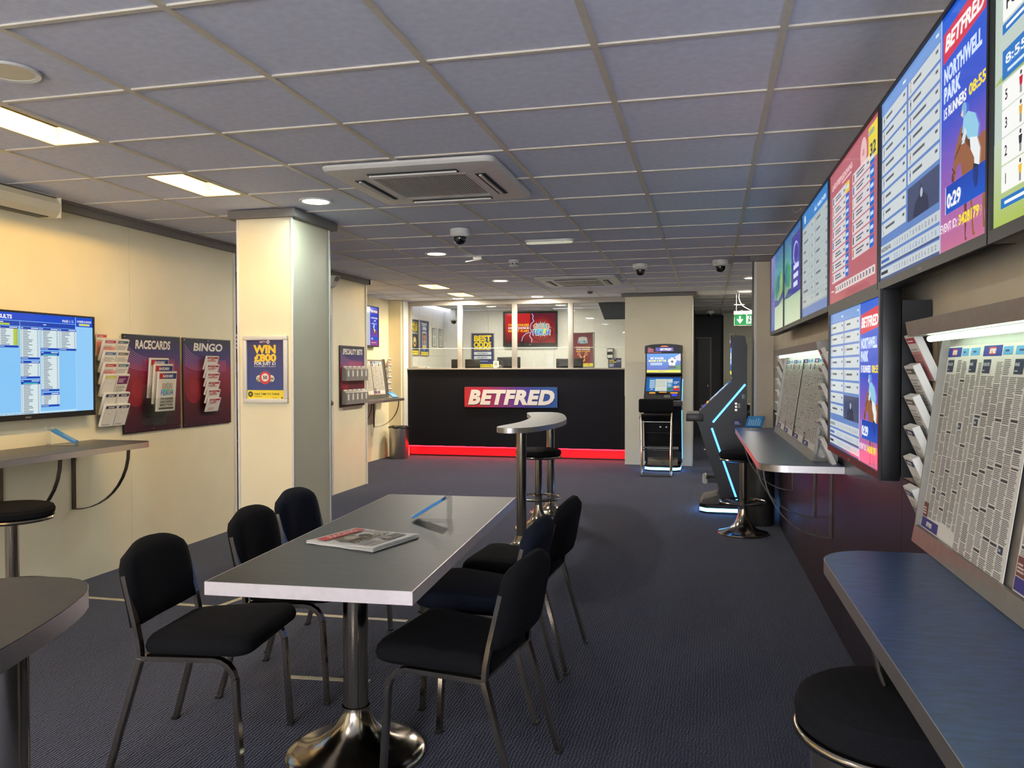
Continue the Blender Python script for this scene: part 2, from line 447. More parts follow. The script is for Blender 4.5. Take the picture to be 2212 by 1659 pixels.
def build_walls():
    # left wall of cream boards
    t = struct('wall_left')
    ys = [-3.0, -1.12, .1, 1.32, 2.54, 3.76, 4.98, 6.28]
    panels(t, 'wall_panel', list(zip(ys[:-1], ys[1:])), lambda mb, a, b: mb.box(-4.05, -4.02, a, b, 0, 2.47), M_CREAM)
    MB().box(-4.12, -4.05, -3.0, 6.28, 0, 2.47).build('wall_core', M_GREYCREAM, t)
    MB().box(-4.13, -4.01, 6.28, 6.30, 0, 2.47).build('edge_trim', M_TRIMW, t)
    tr = struct('trim_1'); MB().box(-4.02, -3.975, -3, 6.33, 2.405, 2.469).box(-4.02, -3.965, -3, 6.34, 2.45, 2.469).build('cornice', M_CORNICE, tr)
    # side room behind the left wall
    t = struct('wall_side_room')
    MB().box(-6.3, -4.13, 6.1, 6.2, 0, 2.47).build('wall_board', M_PURPLE_GLOW, t)
    MB().box(-6.3, -6.2, 6.2, 8.0, 0, 2.47).build('wall_board', M_PURPLE_GLOW, t)
    MB().box(-6.3, -4.12, 8.0, 8.06, 0, 2.47).build('wall_board', M_PURPLE_GLOW, t)
    # door wall and end return
    t = struct('wall_left_far')
    MB().box(-4.11, -4.03, 7.30, 7.40, 0, 2.47).build('wall_panel', M_CREAM, t)
    MB().box(-4.11, -4.03, 7.403, 8.20, 1.975, 2.47).build('wall_panel', M_CREAM, t)
    MB().box(-4.11, -4.03, 8.203, 9.10, 0, 2.47).build('wall_panel', M_CREAM, t)
    MB().box(-5.0, -4.112, 9.0, 9.10, 0, 2.47).build('wall_panel', M_CREAM, t)
    MB().box(-4.04, -4.018, 9.085, 9.112, 0, 2.47).build('edge_trim', M_TRIMW, t)
    MB().box(-4.04, -4.022, 8.195, 8.211, 0, 2.47).build('edge_trim', M_TRIMW, t)
    tr = struct('trim_2'); MB().box(-4.03, -3.985, 7.3, 9.14, 2.41, 2.469).box(-5.0, -3.985, 9.10, 9.14, 2.41, 2.469).build('cornice', M_CORNICE, tr)
    d = struct('door_1')
    lf = MB().box(-4.085, -4.05, 7.44, 8.165, 0.008, 1.94).build('door_leaf', M_DOOR, d)
    MB().box(-4.09, -4.025, 7.403, 7.438, 0, 1.97).box(-4.09, -4.025, 8.167, 8.193, 0, 1.97).box(-4.09, -4.025, 7.438, 8.167, 1.945, 1.97).build('door_frame', M_GREYCREAM, d)
    MB().lathe([(.0,0),(.012,.0),(.012,.03),(.026,.038),(.03,.055),(.022,.07),(0,.074)], 20, M=Matrix.Translation((-4.05,8.10,1.02)) @ Matrix.Rotation(math.pi/2, 4, 'Y')).build('door_knob', M_CHROME, lf)
    # alcove beside the counter
    t = struct('wall_left_alcove')
    MB().box(-5.0, -4.93, 9.1, 12.0, 0, 2.47).build('wall_panel', M_CREAM, t)
    t = struct('wall_alcove_end')
    MB().box(-5.0, -4.72, 12.0, 12.28, 0, 2.47).build('wall_panel', M_CREAM, t)
    MB().box(-4.72, -4.685, 12.03, 12.28, 0, 2.47).build('edge_trim', M_TRIMW, t)
    # staff room
    t = struct('wall_staff_left')
    for a, b in ((12.28, 13.05), (13.05, 13.72), (13.72, 14.4)):
        for z0, z1 in ((0, 1.62), (1.623, 2.47)): MB().box(-4.88, -4.80, a+.002, b-.002, z0, z1).build('wall_panel', M_TRIMW, t)
    t = struct('wall_staff_back')
    xs = [-4.88, -3.95, -2.72, -1.15]
    for a, b in zip(xs[:-1], xs[1:]): MB().box(a+.002, b-.002, 14.4, 14.48, 0, 2.47).build('wall_panel', M_TRIMW, t)
    t = struct('wall_staff_right')
    MB().box(-1.19, -1.15, 12.36, 14.4, 0, 2.47).build('wall_panel', M_TRIMW, t)
    # corridor
    t = struct('wall_corridor')
    MB().box(-1.14, -.26, 12.4, 17.0, 0, 2.47).build('wall_panel', M_DARKWALL, t)
    MB().box(-.26, .30, 16.9, 17.0, 0, 2.47).build('wall_panel', M_DARKWALL, t)
    MB().box(.28, 1.6, 16.4, 16.9, 0, 2.47).build('wall_panel', M_OLIVE, t)
    MB().box(1.5, 1.6, 8.62, 16.4, 0, 2.47).build('wall_panel', M_OLIVE, t)
    d = struct('door_2')
    lf = MB().box(-.22, .02, 16.86, 16.895, .005, 1.98).build('door_leaf', M_DOOR, d)
    MB().box(.022, .055, 16.85, 16.898, 0, 2.02).box(-.255, .022, 16.85, 16.898, 1.985, 2.02).build('door_frame', M_GREYP, d)
    MB().rbox(-.035, -.01, 16.83, 16.858, .98, 1.06, .006).build('door_handle', M_CHROME, lf)
    # right wall (slightly turned): upper beige boards, lower dark boards
    t = struct('wall_right', RP(2.8, 0), RTH)
    ss = [-5.9, -3.0, -1.0, .40, 1.62, 2.84, 4.06, 5.34]
    for a, b in zip(ss[:-1], ss[1:]):
        MB().box(0, .05, a+.0015, b-.0015, 1.0, 2.47).build('upper_panel', M_BEIGE, t)
        MB().box(0, .05, a+.0015, b-.0015, .0, .997).build('lower_panel', M_DARKLAM, t)
    MB().box(.05, .14, -5.9, 5.34, 0, 2.47).build('wall_core', M_BEIGE, t)
    # end of the right wall, where the room widens
    t = struct('wall_right_end')
    MB().box(.435, 1.6, 8.16, 8.6, 0, 2.47).build('wall_panel', M_BEIGE, t)
    MB().box(.425, .4345, 8.19, 8.6, 0, 2.47).build('dark_reveal', M_DARKLAM, t)
    MB().box(.424, .446, 8.145, 8.185, 0, 2.47).build('edge_trim', M_TRIMW, t)
    tr = struct('trim_3'); MB().box(.38, .68, 8.10, 8.16, 2.42, 2.469).build('cornice', M_CORNICE, tr)
    # shop front behind the camera, its window added to let in fill light
    t = struct('wall_front')
    MB().box(-4.12, .9, -3.1, -3.0, 0, .45).build('wall_board', M_BEIGE, t)
    MB().box(-4.12, .9, -3.1, -3.0, 2.3, 2.47).build('wall_board', M_BEIGE, t)
    MB().box(-4.12, -2.7, -3.1, -3.0, .45, 2.3).build('wall_board', M_BEIGE, t)
    MB().box(.45, .9, -3.1, -3.0, .45, 2.3).build('wall_board', M_BEIGE, t)
    wn = struct('fill_window')
    mb = MB()
    for x in (-2.7, -1.67, -.64, .39): mb.box(x, x+.06, -3.09, -3.02, .45, 2.3)
    mb.box(-2.7, .45, -3.09, -3.02, .45, .51).box(-2.7, .45, -3.09, -3.02, 2.24, 2.3).build('window_frame', M_SATIN, wn)
    for x in (-2.64, -1.61, -.58): MB().box(x, x+.97, -3.06, -3.054, .51, 2.24).build('pane', M_GLASS, wn)
build_walls()

def build_columns():
    t = struct('column_left')
    x0, x1, y0, y1 = -3.134, -2.722, 4.95, 5.50
    MB().box(x0+.03, x1-.03, y0+.03, y1-.03, 0, 2.47).build('core', M_GREYCREAM, t)
    MB().box(x0+.012, x1-.012, y0, y0+.03, 0, 2.47).build('front_panel', M_CREAM, t)
    MB().box(x1-.03, x1, y0+.012, y1-.012, 0, 2.47).build('side_panel', M_CREAM, t)
    MB().box(x0, x0+.03, y0+.012, y1-.012, 0, 2.47).build('side_panel', M_CREAM, t)
    MB().box(x0+.012, x1-.012, y1-.03, y1, 0, 2.47).build('back_panel', M_CREAM, t)
    for x in (x0, x1):
        for y in (y0, y1):
            MB().rbox(x-.006 if x == x0 else x-.011, x+.011 if x == x0 else x+.006, y-.006 if y == y0 else y-.011, y+.011 if y == y0 else y+.006, 0, 2.43, .004).build('corner_trim', M_TRIMW, t)
    MB().box(x0-.045, x1+.045, y0-.045, y0, 2.415, 2.469).box(x0-.045, x1+.045, y1, y1+.045, 2.415, 2.469).box(x0-.045, x0, y0, y1, 2.415, 2.469).box(x1, x1+.045, y0, y1, 2.415, 2.469).build('cornice', M_CORNICE, t)
    t = struct('column_right')
    x0, x1, y0, y1 = -1.18, -.225, 11.78, 12.35
    MB().box(x0, x1-.02, y0+.02, y1, 0, 2.47).build('core', M_GREYCREAM, t)
    MB().box(x0, x1-.008, y0, y0+.02, 0, 2.43).build('front_panel', M_CREAM, t)
    MB().box(x1-.02, x1, y0+.008, y1, 0, 2.43).build('side_panel', M_CREAM, t)
    MB().rbox(x1-.01, x1+.005, y0-.005, y0+.01, 0, 2.42, .003).build('corner_trim', M_TRIMW, t)
    MB().box(x0-.05, x1+.05, y0-.05, y0, 2.425, 2.469).box(x1, x1+.05, y0, y1, 2.425, 2.469).build('cornice', M_CORNICE, t)
build_columns()

# ================================================================== ceiling fittings
def area(name, parent, loc, power, col, shape, sx, sy=None, spread=180):
    l = bpy.data.lights.new(name, 'AREA'); l.shape = shape; l.size = sx
    if sy: l.size_y = sy
    l.energy = power; l.color = col; l.spread = math.radians(spread)
    o = bpy.data.objects.new(name, l); COL.objects.link(o); o.parent = parent; o.location = loc
    return o
def build_troughs():
    names = {(-5,1): 'recessed warm ceiling light trough cut off by the left edge of the picture', (-5,3): 'recessed warm ceiling light trough nearer the cream column',
             (-6,13): 'recessed ceiling light trough before the counter, the nearer of two', (-6,15): 'recessed ceiling light trough before the counter, the one closest to the glass',
             (-5,-1): 'recessed warm ceiling light trough over the front of the shop', (-5,-4): 'recessed warm ceiling light trough by the added front window'}
    m_in = mat('white_reflector', (240,232,208), .5, noise=.02); m_tube = emit('warm_tube', (255,206,118), TROUGH_TUBE, .5)
    m_end = m_in
    m_top = mat('dimmed_trough_lens', (9,8,5), .9, noise=.05, spec=.05)  # near-black colour keeps the lit lens looking dim from below
    for (i, j) in TROUGHS:
        x1 = gx(i+1)-.006; x0 = gx(i)+GP/2+.006; y0 = gy(j)+.006; y1 = gy(j+1)-.006; z = 2.471; h = .085
        t = thing('light_trough', names[(i, j)], 'ceiling light', ((x0+x1)/2, (y0+y1)/2, z), 0, 'recessed light troughs')
        a, b = (x1-x0)/2, (y1-y0)/2; q = .022
        MB().box(-a, a, -b, -b+q, 0, .006).box(-a, a, b-q, b, 0, .006).box(-a, -a+q, -b+q, b-q, 0, .006).box(a-q, a, -b+q, b-q, 0, .006).build('frame', M_TEE, t)
        for nm, bx in (('long_side', (-a+q-.004, -a+q, -b+q, b-q)), ('long_side', (a-q, a-q+.004, -b+q, b-q)), ('end_side', (-a+q, a-q, -b+q-.004, -b+q)), ('end_side', (-a+q, a-q, b-q, b-q+.004))):
            MB().box(*bx, .006, h).build(nm, m_in if nm == 'long_side' else m_end, t)
        MB().box(-a+q, a-q, -b+q, b-q, h, h+.006).build('diffuser', m_top, t)
        MB().cyl((a-q-.02, -b+q+.02, .050), (a-q-.02, b-q-.02, .050), .009, n=12).build('tube', m_tube, t)
        MB().box(a-q-.05, a-q, -b+q, b-q, .0605, .064).build('added_tube_baffle', m_top, t)  # unseen baffle added to keep tube light off the lens
build_troughs()

def build_downlights():
    m_on_w = emit('downlight_warm_glow', (255,236,205), 6.); m_on_c = emit('downlight_cool_glow', (240,255,246), 6.)
    m_off = mat('downlight_off_diffuser', (226,214,180), .4, noise=.02)
    L = [(-2.46, 2.43, 'off', 'unlit round ceiling downlight at the left edge of the picture'), (-2.456, 4.776, 'cool', 'bright white ceiling downlight beside the cream column'),
         (-2.485, 7.233, 'warm', 'round downlight behind the nearest dome camera'), (-2.49, 9.65, 'warm', 'round downlight left of the far ceiling air unit'),
         (-2.507, 11.93, 'warm', 'round downlight just before the counter glass, right of the pair'), (-3.75, 11.93, 'warm', 'round downlight just before the counter glass, beside the far trough'),
         (-3.674, 13.6, 'warm', 'round downlight inside the staff room, left one'), (-2.454, 13.6, 'warm', 'round downlight inside the staff room, right one'),
         (.50, 10.1, 'warm', 'corridor downlight half hidden by the wall end'), (.497, 11.86, 'warm', 'corridor downlight above the exit sign, nearer one'), (.50, 14.27, 'warm', 'farthest corridor downlight, beyond the exit sign'),
         (-2.46, .05, 'warm', 'round downlight above the front of the shop'), (-5.2, 7.1, 'warm', 'round downlight added to light the purple side room')]  # the side room lamp is unseen, added to light its walls
    for x, y, k, lab in L:
        t = thing('downlight', lab, 'ceiling light', (x, y, 2.47), 0, 'round ceiling downlights')
        MB().lathe([(.086,.006),(.086,-.001),(.104,-.004),(.108,0),(.106,.006)], 36, caps=False).build('rim', M_PLASTIC, t)
        MB().lathe([(0,.0005),(.087,.0005),(.087,.005),(0,.005)], 36, caps=False).build('diffuser', {'off': m_off, 'cool': m_on_c, 'warm': m_on_w}[k], t)
        if k != 'off': area('lamp', t, (0, 0, -.006), DOWN_W*(.17 if k == 'cool' else .3 if x < -5 else .45 if x > 0 else .3 if 13 < y < 14 else 1), DOWN_COOL if k == 'cool' else DOWN_WARM, 'DISK', .16, None, 180)
build_downlights()

def build_air_units():
    def unit(x, y, lab):
        t = thing('ceiling_air_conditioner', lab, 'air conditioner', (x, y, 2.47), 0, 'ceiling cassette air units')
        mb = MB(); a = .475
        def ring(r, z, c):   # rounded square outline
            p = []
            for q, (sx, sy) in enumerate(((1,1),(-1,1),(-1,-1),(1,-1))):
                p += [(sx*(r-c)+c*math.cos(math.radians(q*90+k*22.5)), sy*(r-c)+c*math.sin(math.radians(q*90+k*22.5)), z) for k in range(5)]
            return p
        rs = [ring(a, 0, .05), ring(a, -.012, .05), ring(a-.012, -.026, .045), ring(a-.10, -.034, .03), ring(.272, -.034, .01)]
        n = 20; v = [q for r in rs for q in r]
        mb.add(v, [(i*n+k, (i+1)*n+k, (i+1)*n+(k+1) % n, i*n+(k+1) % n) for i in range(4) for k in range(n)], 0, True)
        mb.build('fascia', M_PLASTIC, t)
        m_dark = mat('dark_grille', (20,23,25), .6, noise=.05)
        MB().box(-.27, .27, -.27, .27, -.026, -.020).build('grille_backing', m_dark, t)
        g = MB()
        for k in range(38):
            xx = -.262+k*.01415
            g.box(xx-.0032, xx+.0032, -.265, .265, -.0345, -.0325)
        g.box(-.272, .272, -.272, -.262, -.036, -.024).box(-.272, .272, .262, .272, -.036, -.024).box(-.272, -.262, -.262, .262, -.036, -.024).box(.262, .272, -.262, .262, -.036, -.024)
        tag(g.build('intake_grille', M_PLASTIC, t), kind='stuff')
        for k in range(4):
            M = Matrix.Rotation(k*math.pi/2, 4, 'Z')
            sl = MB().box(-.25, .25, .318, .372, -.0385, -.0335, M=M).build('outlet_slot', m_dark, t)
            MB().box(-.245, .245, .338, .352, -.047, -.0385, M=M).build('outlet_vane', M_PLASTIC, sl)
    unit(-1.53, 4.41, 'large white ceiling cassette air unit nearest the camera')
    unit(-1.53, 9.80, 'far white ceiling cassette air unit before the counter')
build_air_units()

def build_ceiling_bits():
    m_dome = mat('smoked_dome', (14,14,16), .06, noise=.02, coat=.6)
    for x, y, z, lab in ((-1.863, 5.98, 2.47, 'white dome camera with black eye nearest the camera'), (-.688, 8.425, 2.47, 'white dome camera left of the pair by the right column'), (.109, 8.335, 2.47, 'white dome camera above the side-on betting machine'),
                      (-4.55, 14.2, 2.33, 'dome camera high in the left corner behind the glass'), (-1.75, 14.2, 2.42, 'dome camera high on the right behind the glass'), (.02, 15.6, 2.47, 'dim dome camera at the end of the corridor')):
        t = thing('dome_camera', lab, 'security camera', (x, y, z), 0, 'dome security cameras')
        MB().lathe([(0,0),(.075,0),(.078,-.006),(.078,-.04),(.064,-.058),(.05,-.062),(0,-.062)], 32, caps=False).build('housing', M_PLASTIC, t)
        dm = MB().lathe([(.05,-.0625),(.05,-.075),(.046,-.093),(.036,-.108),(.02,-.118),(0,-.121)], 28, caps=False).build('dome', m_dome, t)
        MB().cyl((.0,-.049,-.082), (.0,-.041,-.09), .014, .012, 14).build('lens', M_CHROME, dm)
        if z < 2.46: MB().box(-.05, .05, -.05, .05, 0, 2.47-z).build('drop_bracket', M_PLASTIC, t)
    t = thing('smoke_detector', 'small round smoke detector with dark vents on the ceiling', 'smoke detector', (-1.881, 7.82, 2.47))
    MB().lathe([(0,0),(.052,0),(.052,-.02),(.045,-.024),(0,-.024)], 28, caps=False).build('base', M_PLASTIC, t)
    MB().lathe([(.044,-.0245),(.05,-.034),(.05,-.05),(.036,-.066),(0,-.07)], 28, caps=False).build('cap', M_PLASTIC, t)
    for k in range(8):
        M = Matrix.Rotation(k*math.pi/4, 4, 'Z')
        MB().box(-.012, .012, .047, .0515, -.047, -.037, M=M).build('vent', M_BLACKP, t)
    t = thing('emergency_light', 'long oval emergency light recessed in the ceiling', 'ceiling light', (-1.297, 6.665, 2.47))
    pts = arc(.16, 0, .05, -90, 90, 10)+arc(-.16, 0, .05, 90, 270, 10)
    MB().prism(pts, -.018, 0, smooth=True).build('bezel', M_PLASTIC, t)
    pts = arc(.16, 0, .036, -90, 90, 10)+arc(-.16, 0, .036, 90, 270, 10)
    MB().prism(pts, -.028, -.0185, smooth=True).build('lens', emit('emergency_lens', (238,236,205), .35), t)
    MB().cyl((.17,0,-.034),(.17,0,-.0285),.008,n=10).build('indicator', M_PLASTIC, t)
    t = thing('ceiling_sensor', 'white wedge shaped sensor flap on the ceiling', 'sensor', (-2.16, 7.50, 2.47), .1)
    MB().box(-.04, .04, -.03, .03, -.025, 0).build('base', M_PLASTIC, t)
    MB().add([(-.11,-.05,-.055),(.05,-.05,-.03),(.05,.05,-.03),(-.11,.05,-.055),(-.11,-.05,-.047),(.05,-.05,-.0255),(.05,.05,-.0255),(-.11,.05,-.047)], [(0,3,2,1),(4,5,6,7),(0,1,5,4),(1,2,6,5),(2,3,7,6),(3,0,4,7)]).build('flap', M_PLASTIC, t)
    t = thing('motion_sensor', 'tiny dark sensor on the ceiling left of the right column', 'sensor', (-1.62, 11.3, 2.47))
    MB().lathe([(0,0),(.04,0),(.04,-.012),(.03,-.03),(0,-.036)], 20, caps=False).build('body', M_GREYP, t)
    # wall heater at the left edge
    t = thing('wall_heater', 'long cream wall heater under the ceiling at the left edge', 'heater', (-4.02, 3.6, 2.33))
    prof = [(0,0),(.11,0),(.14,.03),(.145,.08),(.12,.115),(0,.118)]
    MB().prism(prof, -.62, .6, M=Matrix(((1,0,0,0),(0,0,1,0),(0,1,0,0),(0,0,0,1)))).build('casing', M_CREAM, t)
    MB().box(.03, .10, -.55, .55, -.004, 0).build('outlet_grille', M_BLACKM, t)
    MB().box(.0, .146, .6, .606, -.002, .12).build('end_cap', M_CREAM, t)
    # speaker above the door
    t = thing('wall_speaker', 'small cream wedge speaker under the ceiling above the dark door', 'speaker', (-4.03, 8.09, 2.33))
    MB().add([(0,-.07,-.06),(0,.07,-.06),(0,.07,.075),(0,-.07,.075),(.07,-.06,-.04),(.07,.06,-.04),(.13,.06,.07),(.13,-.06,.07)], [(0,1,2,3),(4,7,6,5),(0,4,5,1),(1,5,6,2),(2,6,7,3),(3,7,4,0)]).build('cabinet', M_GREYCREAM, t)
    MB().add([(.073,-.05,-.032),(.073,.05,-.032),(.127,.05,.062),(.127,-.05,.062)], [(0,1,2,3)]).build('grille_cloth', M_GREYP, t)
    # exit sign on wires
    t = thing('exit_sign', 'lit green exit sign with white arrow hanging in the corridor', 'sign', (.53, 12.0, 2.0))
    MB().box(-.18, .18, -.012, .012, 0, .205).build('sign_plate', M_PLASTIC, t)
    MB().box(-.185, .185, -.03, .03, .16, .205).build('lamp_housing', M_PLASTIC, t)
    c = Canvas(.35, .15, (10,150,70))
    c.rect(.062, .075, .026, .055, WHITE, 2).poly([(.03,.08),(.075,.02),(.12,.08),(.104,.092),(.088,.07),(.088,.09),(.062,.09),(.062,.07),(.046,.092)], WHITE, 2)
    c.rect(.16, .02, .07, .11, WHITE, 2); c.disc(.205, .112, .012, (10,150,70), 3); c.poly([(.185,.095),(.205,.1),(.215,.07),(.225,.05),(.215,.045),(.2,.06),(.19,.03),(.178,.03),(.19,.075)], (10,150,70), 3)
    c.poly([(.25,.07),(.30,.115),(.30,.085),(.34,.085),(.34,.055),(.30,.055),(.30,.025)], WHITE, 2)
    c.build('sign_face', attr_mat('lit_sign', 'screen', .3, .9), t, face_my(-.175, -.0125, .006))
    for x in (-.15, .15): MB().tube([(x,0,.2),(x,0,.47)], .002, 6).build('hanging_wire', M_PLASTIC, t)
    MB().tube([(-.11,.05,.47),(-.115,.04,.40),(-.10,.03,.34),(-.06,.02,.28),(0,.0,.24),(.06,0,.21)], .005, 8).build('cable', M_PLASTIC, t)
    MB().tube([(-.10,-.02,.20),(-.08,-.035,.215),(-.03,-.04,.17),(.02,-.04,.10),(.08,-.04,.07)], .004, 8).build('cable', M_PLASTIC, t)
build_ceiling_bits()

# ================================================================== betting counter and staff room
CY = 12.20
def build_counter():
    x0, x1 = -4.69, -1.19
    t = thing('betting_counter', 'long dark betting counter with pale ledge and red light below', 'counter', ((x0+x1)/2, CY, 0))
    a = (x1-x0)/2
    MB().box(-a, a, 0, .04, .165, 1.375).build('front_panel', M_COUNTER, t)
    MB().box(-a, a, .10, .13, 0, .20).build('toe_kick', M_BLACKM, t)
    MB().box(-a, a, .04, .60, .165, .19).build('bottom_board', M_COUNTER, t)
    MB().box(-a+.01, a-.01, .045, .062, .150, .1645).build('light_strip', M_LEDR, t)
    MB().box(-a+.01, a-.01, .094, .0995, .02, .1645).build('light_panel', M_LEDRP, t)
    MB().rbox(-a, a, -.03, .36, 1.376, 1.40, .004).build('ledge', M_POST, t)
    MB().box(-a, a, .36, .75, .98, 1.01).build('worktop', M_GREYP, t)
    MB().box(-a, a, .32, .36, .19, 1.376).build('back_panel', M_GREYCREAM, t)
    MB().box(a-.035, a, -.012, .0, .98, 1.376).build('end_strip', M_TRIMW, t)
    # glazed screen standing on the ledge
    g = thing('counter_screen', 'glazed counter screen with pale posts up to the ceiling', 'glass screen', ((x0+x1)/2, CY+.06, 1.40))
    top = CEIL-1.40-.001
    cx = (x0+x1)/2
    posts = [(-4.69, -4.635), (-3.86, -3.785), (-2.975, -2.90), (-2.09, -2.015), (-1.225, -1.19)]
    for p, q in posts: MB().rbox(p-cx, q-cx, -.03, .03, 0, top-.075, .003).build('post', M_POST, g)
    MB().box(x0-cx, x1-cx, -.035, .035, top-.075, top).build('top_rail', M_POST, g)
    for (p, q), (r, s) in zip(posts[:-1], posts[1:]):
        MB().box(q-cx, r-cx, -.004, .004, .02, .31).build('lower_pane', M_GLASS, g)
        MB().box(q-cx, r-cx, -.004, .004, .318, top-.075).build('upper_pane', M_GLASS, g)
        MB().box(q-cx, r-cx, -.006, .006, .31, .318).build('glazing_bar', mat('pale_green_glass_edge', (196,214,204), .2, noise=.02), g)
    # dark void panel at the top right
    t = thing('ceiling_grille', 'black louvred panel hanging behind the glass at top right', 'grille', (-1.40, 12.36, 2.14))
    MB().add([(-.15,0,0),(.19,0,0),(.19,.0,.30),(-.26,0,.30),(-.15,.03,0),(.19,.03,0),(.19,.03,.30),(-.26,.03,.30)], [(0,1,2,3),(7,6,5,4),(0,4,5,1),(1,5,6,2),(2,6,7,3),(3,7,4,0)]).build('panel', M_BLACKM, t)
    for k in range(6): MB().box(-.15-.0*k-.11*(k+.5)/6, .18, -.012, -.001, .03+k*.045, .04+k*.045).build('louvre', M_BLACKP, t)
build_counter()

def bolt(parent, x, y, z, n=(0,-1,0), r=.008):
    MB().lathe([(0,.006),(r*.6,.005),(r,.002),(r,0)], 12, caps=False, M=Matrix.Translation((x,y,z)) @ Vector((0,0,1)).rotation_difference(Vector(n)).to_matrix().to_4x4()).build('bolt', M_CHROME, parent)

def betfred_logo(c, x, y, w, h, col=WHITE, layer=3, shadow=None, wgt=2):
    size = h/.72; tr = .05 if wgt == 3 else -.005
    if shadow: c.text('BETFRED', x+.02*h, y-.05*h, size, shadow, wgt, 'L', fit=w, shear=.22, layer=layer-1, track=tr)
    c.text('BETFRED', x, y, size, col, wgt, 'L', fit=w, shear=.22, layer=layer, track=tr)

def build_sign():
    w, h = 1.49, .325
    t = thing('shop_sign', 'red to blue BETFRED sign plate on the counter front', 'sign', (-2.988, CY-.002, .785))
    MB().rbox(-w/2, w/2, -.022, -.006, 0, h, .004).build('plate', M_BLACKP, t)
    c = Canvas(w-.01, h-.01)
    stops = [(0,(196,38,52)), (.22,(176,40,74)), (.45,(120,44,130)), (.62,(78,50,150)), (.8,(34,72,150)), (1,(24,82,160))]
    for (a, ca), (b, cb) in zip(stops[:-1], stops[1:]): c.rect(a*c.w, 0, (b-a)*c.w, c.h, ca, 0, cb, vert=False)
    betfred_logo(c, .055, .055, 1.37, .213, (232,226,222), 4, (40,20,60), 3)
    c.build('lettering', M_POSTER, t, face_my(-w/2+.005, -.0225, .005))
    for x in (-w/2+.03, 0, w/2-.03):
        for z in (.025, h-.025): bolt(t, x, -.022, z, r=.011)
    for x in (-.5, .5): MB().box(x-.03, x+.03, -.006, .002, .1, .2).build('spacer', M_BLACKP, t)
build_sign()

def monitor(x, y, z, w, h, lab, cat='till screen'):
    t = thing('till_monitor', lab, cat, (x, y, z), 0, 'black till screens behind the glass')
    MB().rbox(-w/2, w/2, -.02, .02, .0, h, .006).build('screen_back', M_BLACKP, t)
    MB().box(-w/2+.05, w/2-.05, -.028, -.021, .03, h-.05).build('vent_panel', M_BLACKM, t)
    MB().box(-.03, .03, .022, .05, -.37, h*.6).build('stand_neck', M_BLACKM, t)
    MB().rbox(-.10, .10, -.05, .13, -.389, -.372, .005).build('stand_base', M_BLACKM, t)
for a in ((-4.035, .16, .145, 'narrow black till screen at the left end of the counter'), (-3.755, .25, .145, 'black till screen before the best odds poster'), (-3.145, .38, .18, 'wide black till screen behind the glass jar'), (-2.15, .43, .15, 'wide black till screen under the red wall screen on the right')):
    monitor(a[0], 12.72, 1.40, a[1], a[2], a[3])

def build_counter_bits():
    t = thing('counter_jar', 'clear round jar with a white label on the ledge', 'jar', (-3.22, 12.38, 1.40))
    MB().lathe([(0,0),(.05,0),(.066,.02),(.07,.06),(.062,.095),(.045,.115),(.045,.13)], 28, caps=False).build('jar_body', M_ACRYLIC, t)
    MB().lathe([(.048,.118),(.05,.132),(.0,.136)], 28, caps=False).build('lid', M_ACRYLIC, t)
    MB().lathe([(0,.006),(.04,.006),(.05,.03),(.03,.045),(0,.05)], 20, caps=False).build('contents', M_GREYP, t)
    c = Canvas(.09, .10, (226,224,214)); c.greek(.015, .02, .06, .06, 6, (120,120,120))
    c.build('label_card', M_PAPER, t, face_my(-.075, -.072, .012))
    t = thing('slip_box', 'flat pale box of slips at the left end of the ledge', 'box', (-4.53, 12.34, 1.40))
    MB().rbox(-.14, .10, -.05, .03, 0, .032, .003).build('box_body', M_GREYCREAM, t)
    c = Canvas(.22, .024, (214,208,196)); c.greek(.01, .006, .16, .012, 1, (120,116,110)); c.build('front_print', M_PAPER, t, face_my(-.13, -.0505, .004))
    MB().add([(.10,-.02,.03),(.17,-.04,.012),(.19,.01,.012),(.10,.03,.03)], [(0,1,2,3)]).build('loose_slip', M_WHITEPAP, t)
    t = thing('counter_notice', 'small navy notice card with yellow heading at the right end of the ledge', 'notice', (-1.39, 12.35, 1.40))
    MB().box(-.10, .10, -.004, .0, 0, .15).build('card', M_BLACKP, t)
    c = Canvas(.196, .146, (26,30,84))
    c.text("WE'RE", .012, .104, .026, YEL, 2); c.text('ALL EARS', .012, .078, .026, YEL, 2)
    c.greek(.012, .014, .085, .05, 6, (200,205,230)); c.greek(.05, .132, .08, .008, 1, (220,220,230))
    c.disc(.145, .105, .018, (220,220,235), 2); c.disc(.145, .105, .011, (26,30,84), 3); c.disc(.178, .105, .01, (220,220,235), 2)
    c.build('print', M_POSTER, t, face_my(-.098, -.0045, .002))
    MB().box(-.05, .05, 0, .05, 0, .004).build('foot', M_ACRYLIC, t)
    t = thing('card_terminal', 'grey and white card terminal hung on the staff room wall', 'payment terminal', (-1.70, 14.4, 1.56))
    MB().rbox(-.055, .065, -.06, 0, 0, .19, .008).build('body', M_GREYP, t)
    MB().box(-.045, .045, -.064, -.0605, .02, .07).build('keypad', M_PLASTIC, t)
    MB().box(-.045, .045, -.064, -.0605, .08, .12).build('display', M_BLACKP, t)
    MB().box(-.045, .045, -.064, -.0605, .13, .17).build('printer_slot', M_PLASTIC, t)
    for k in range(4):
        MB().box(-.10, -.065, -.004, 0, -.22+k*.055, -.18+k*.055).build('price_tag', M_WHITEPAP, t)
build_counter_bits()

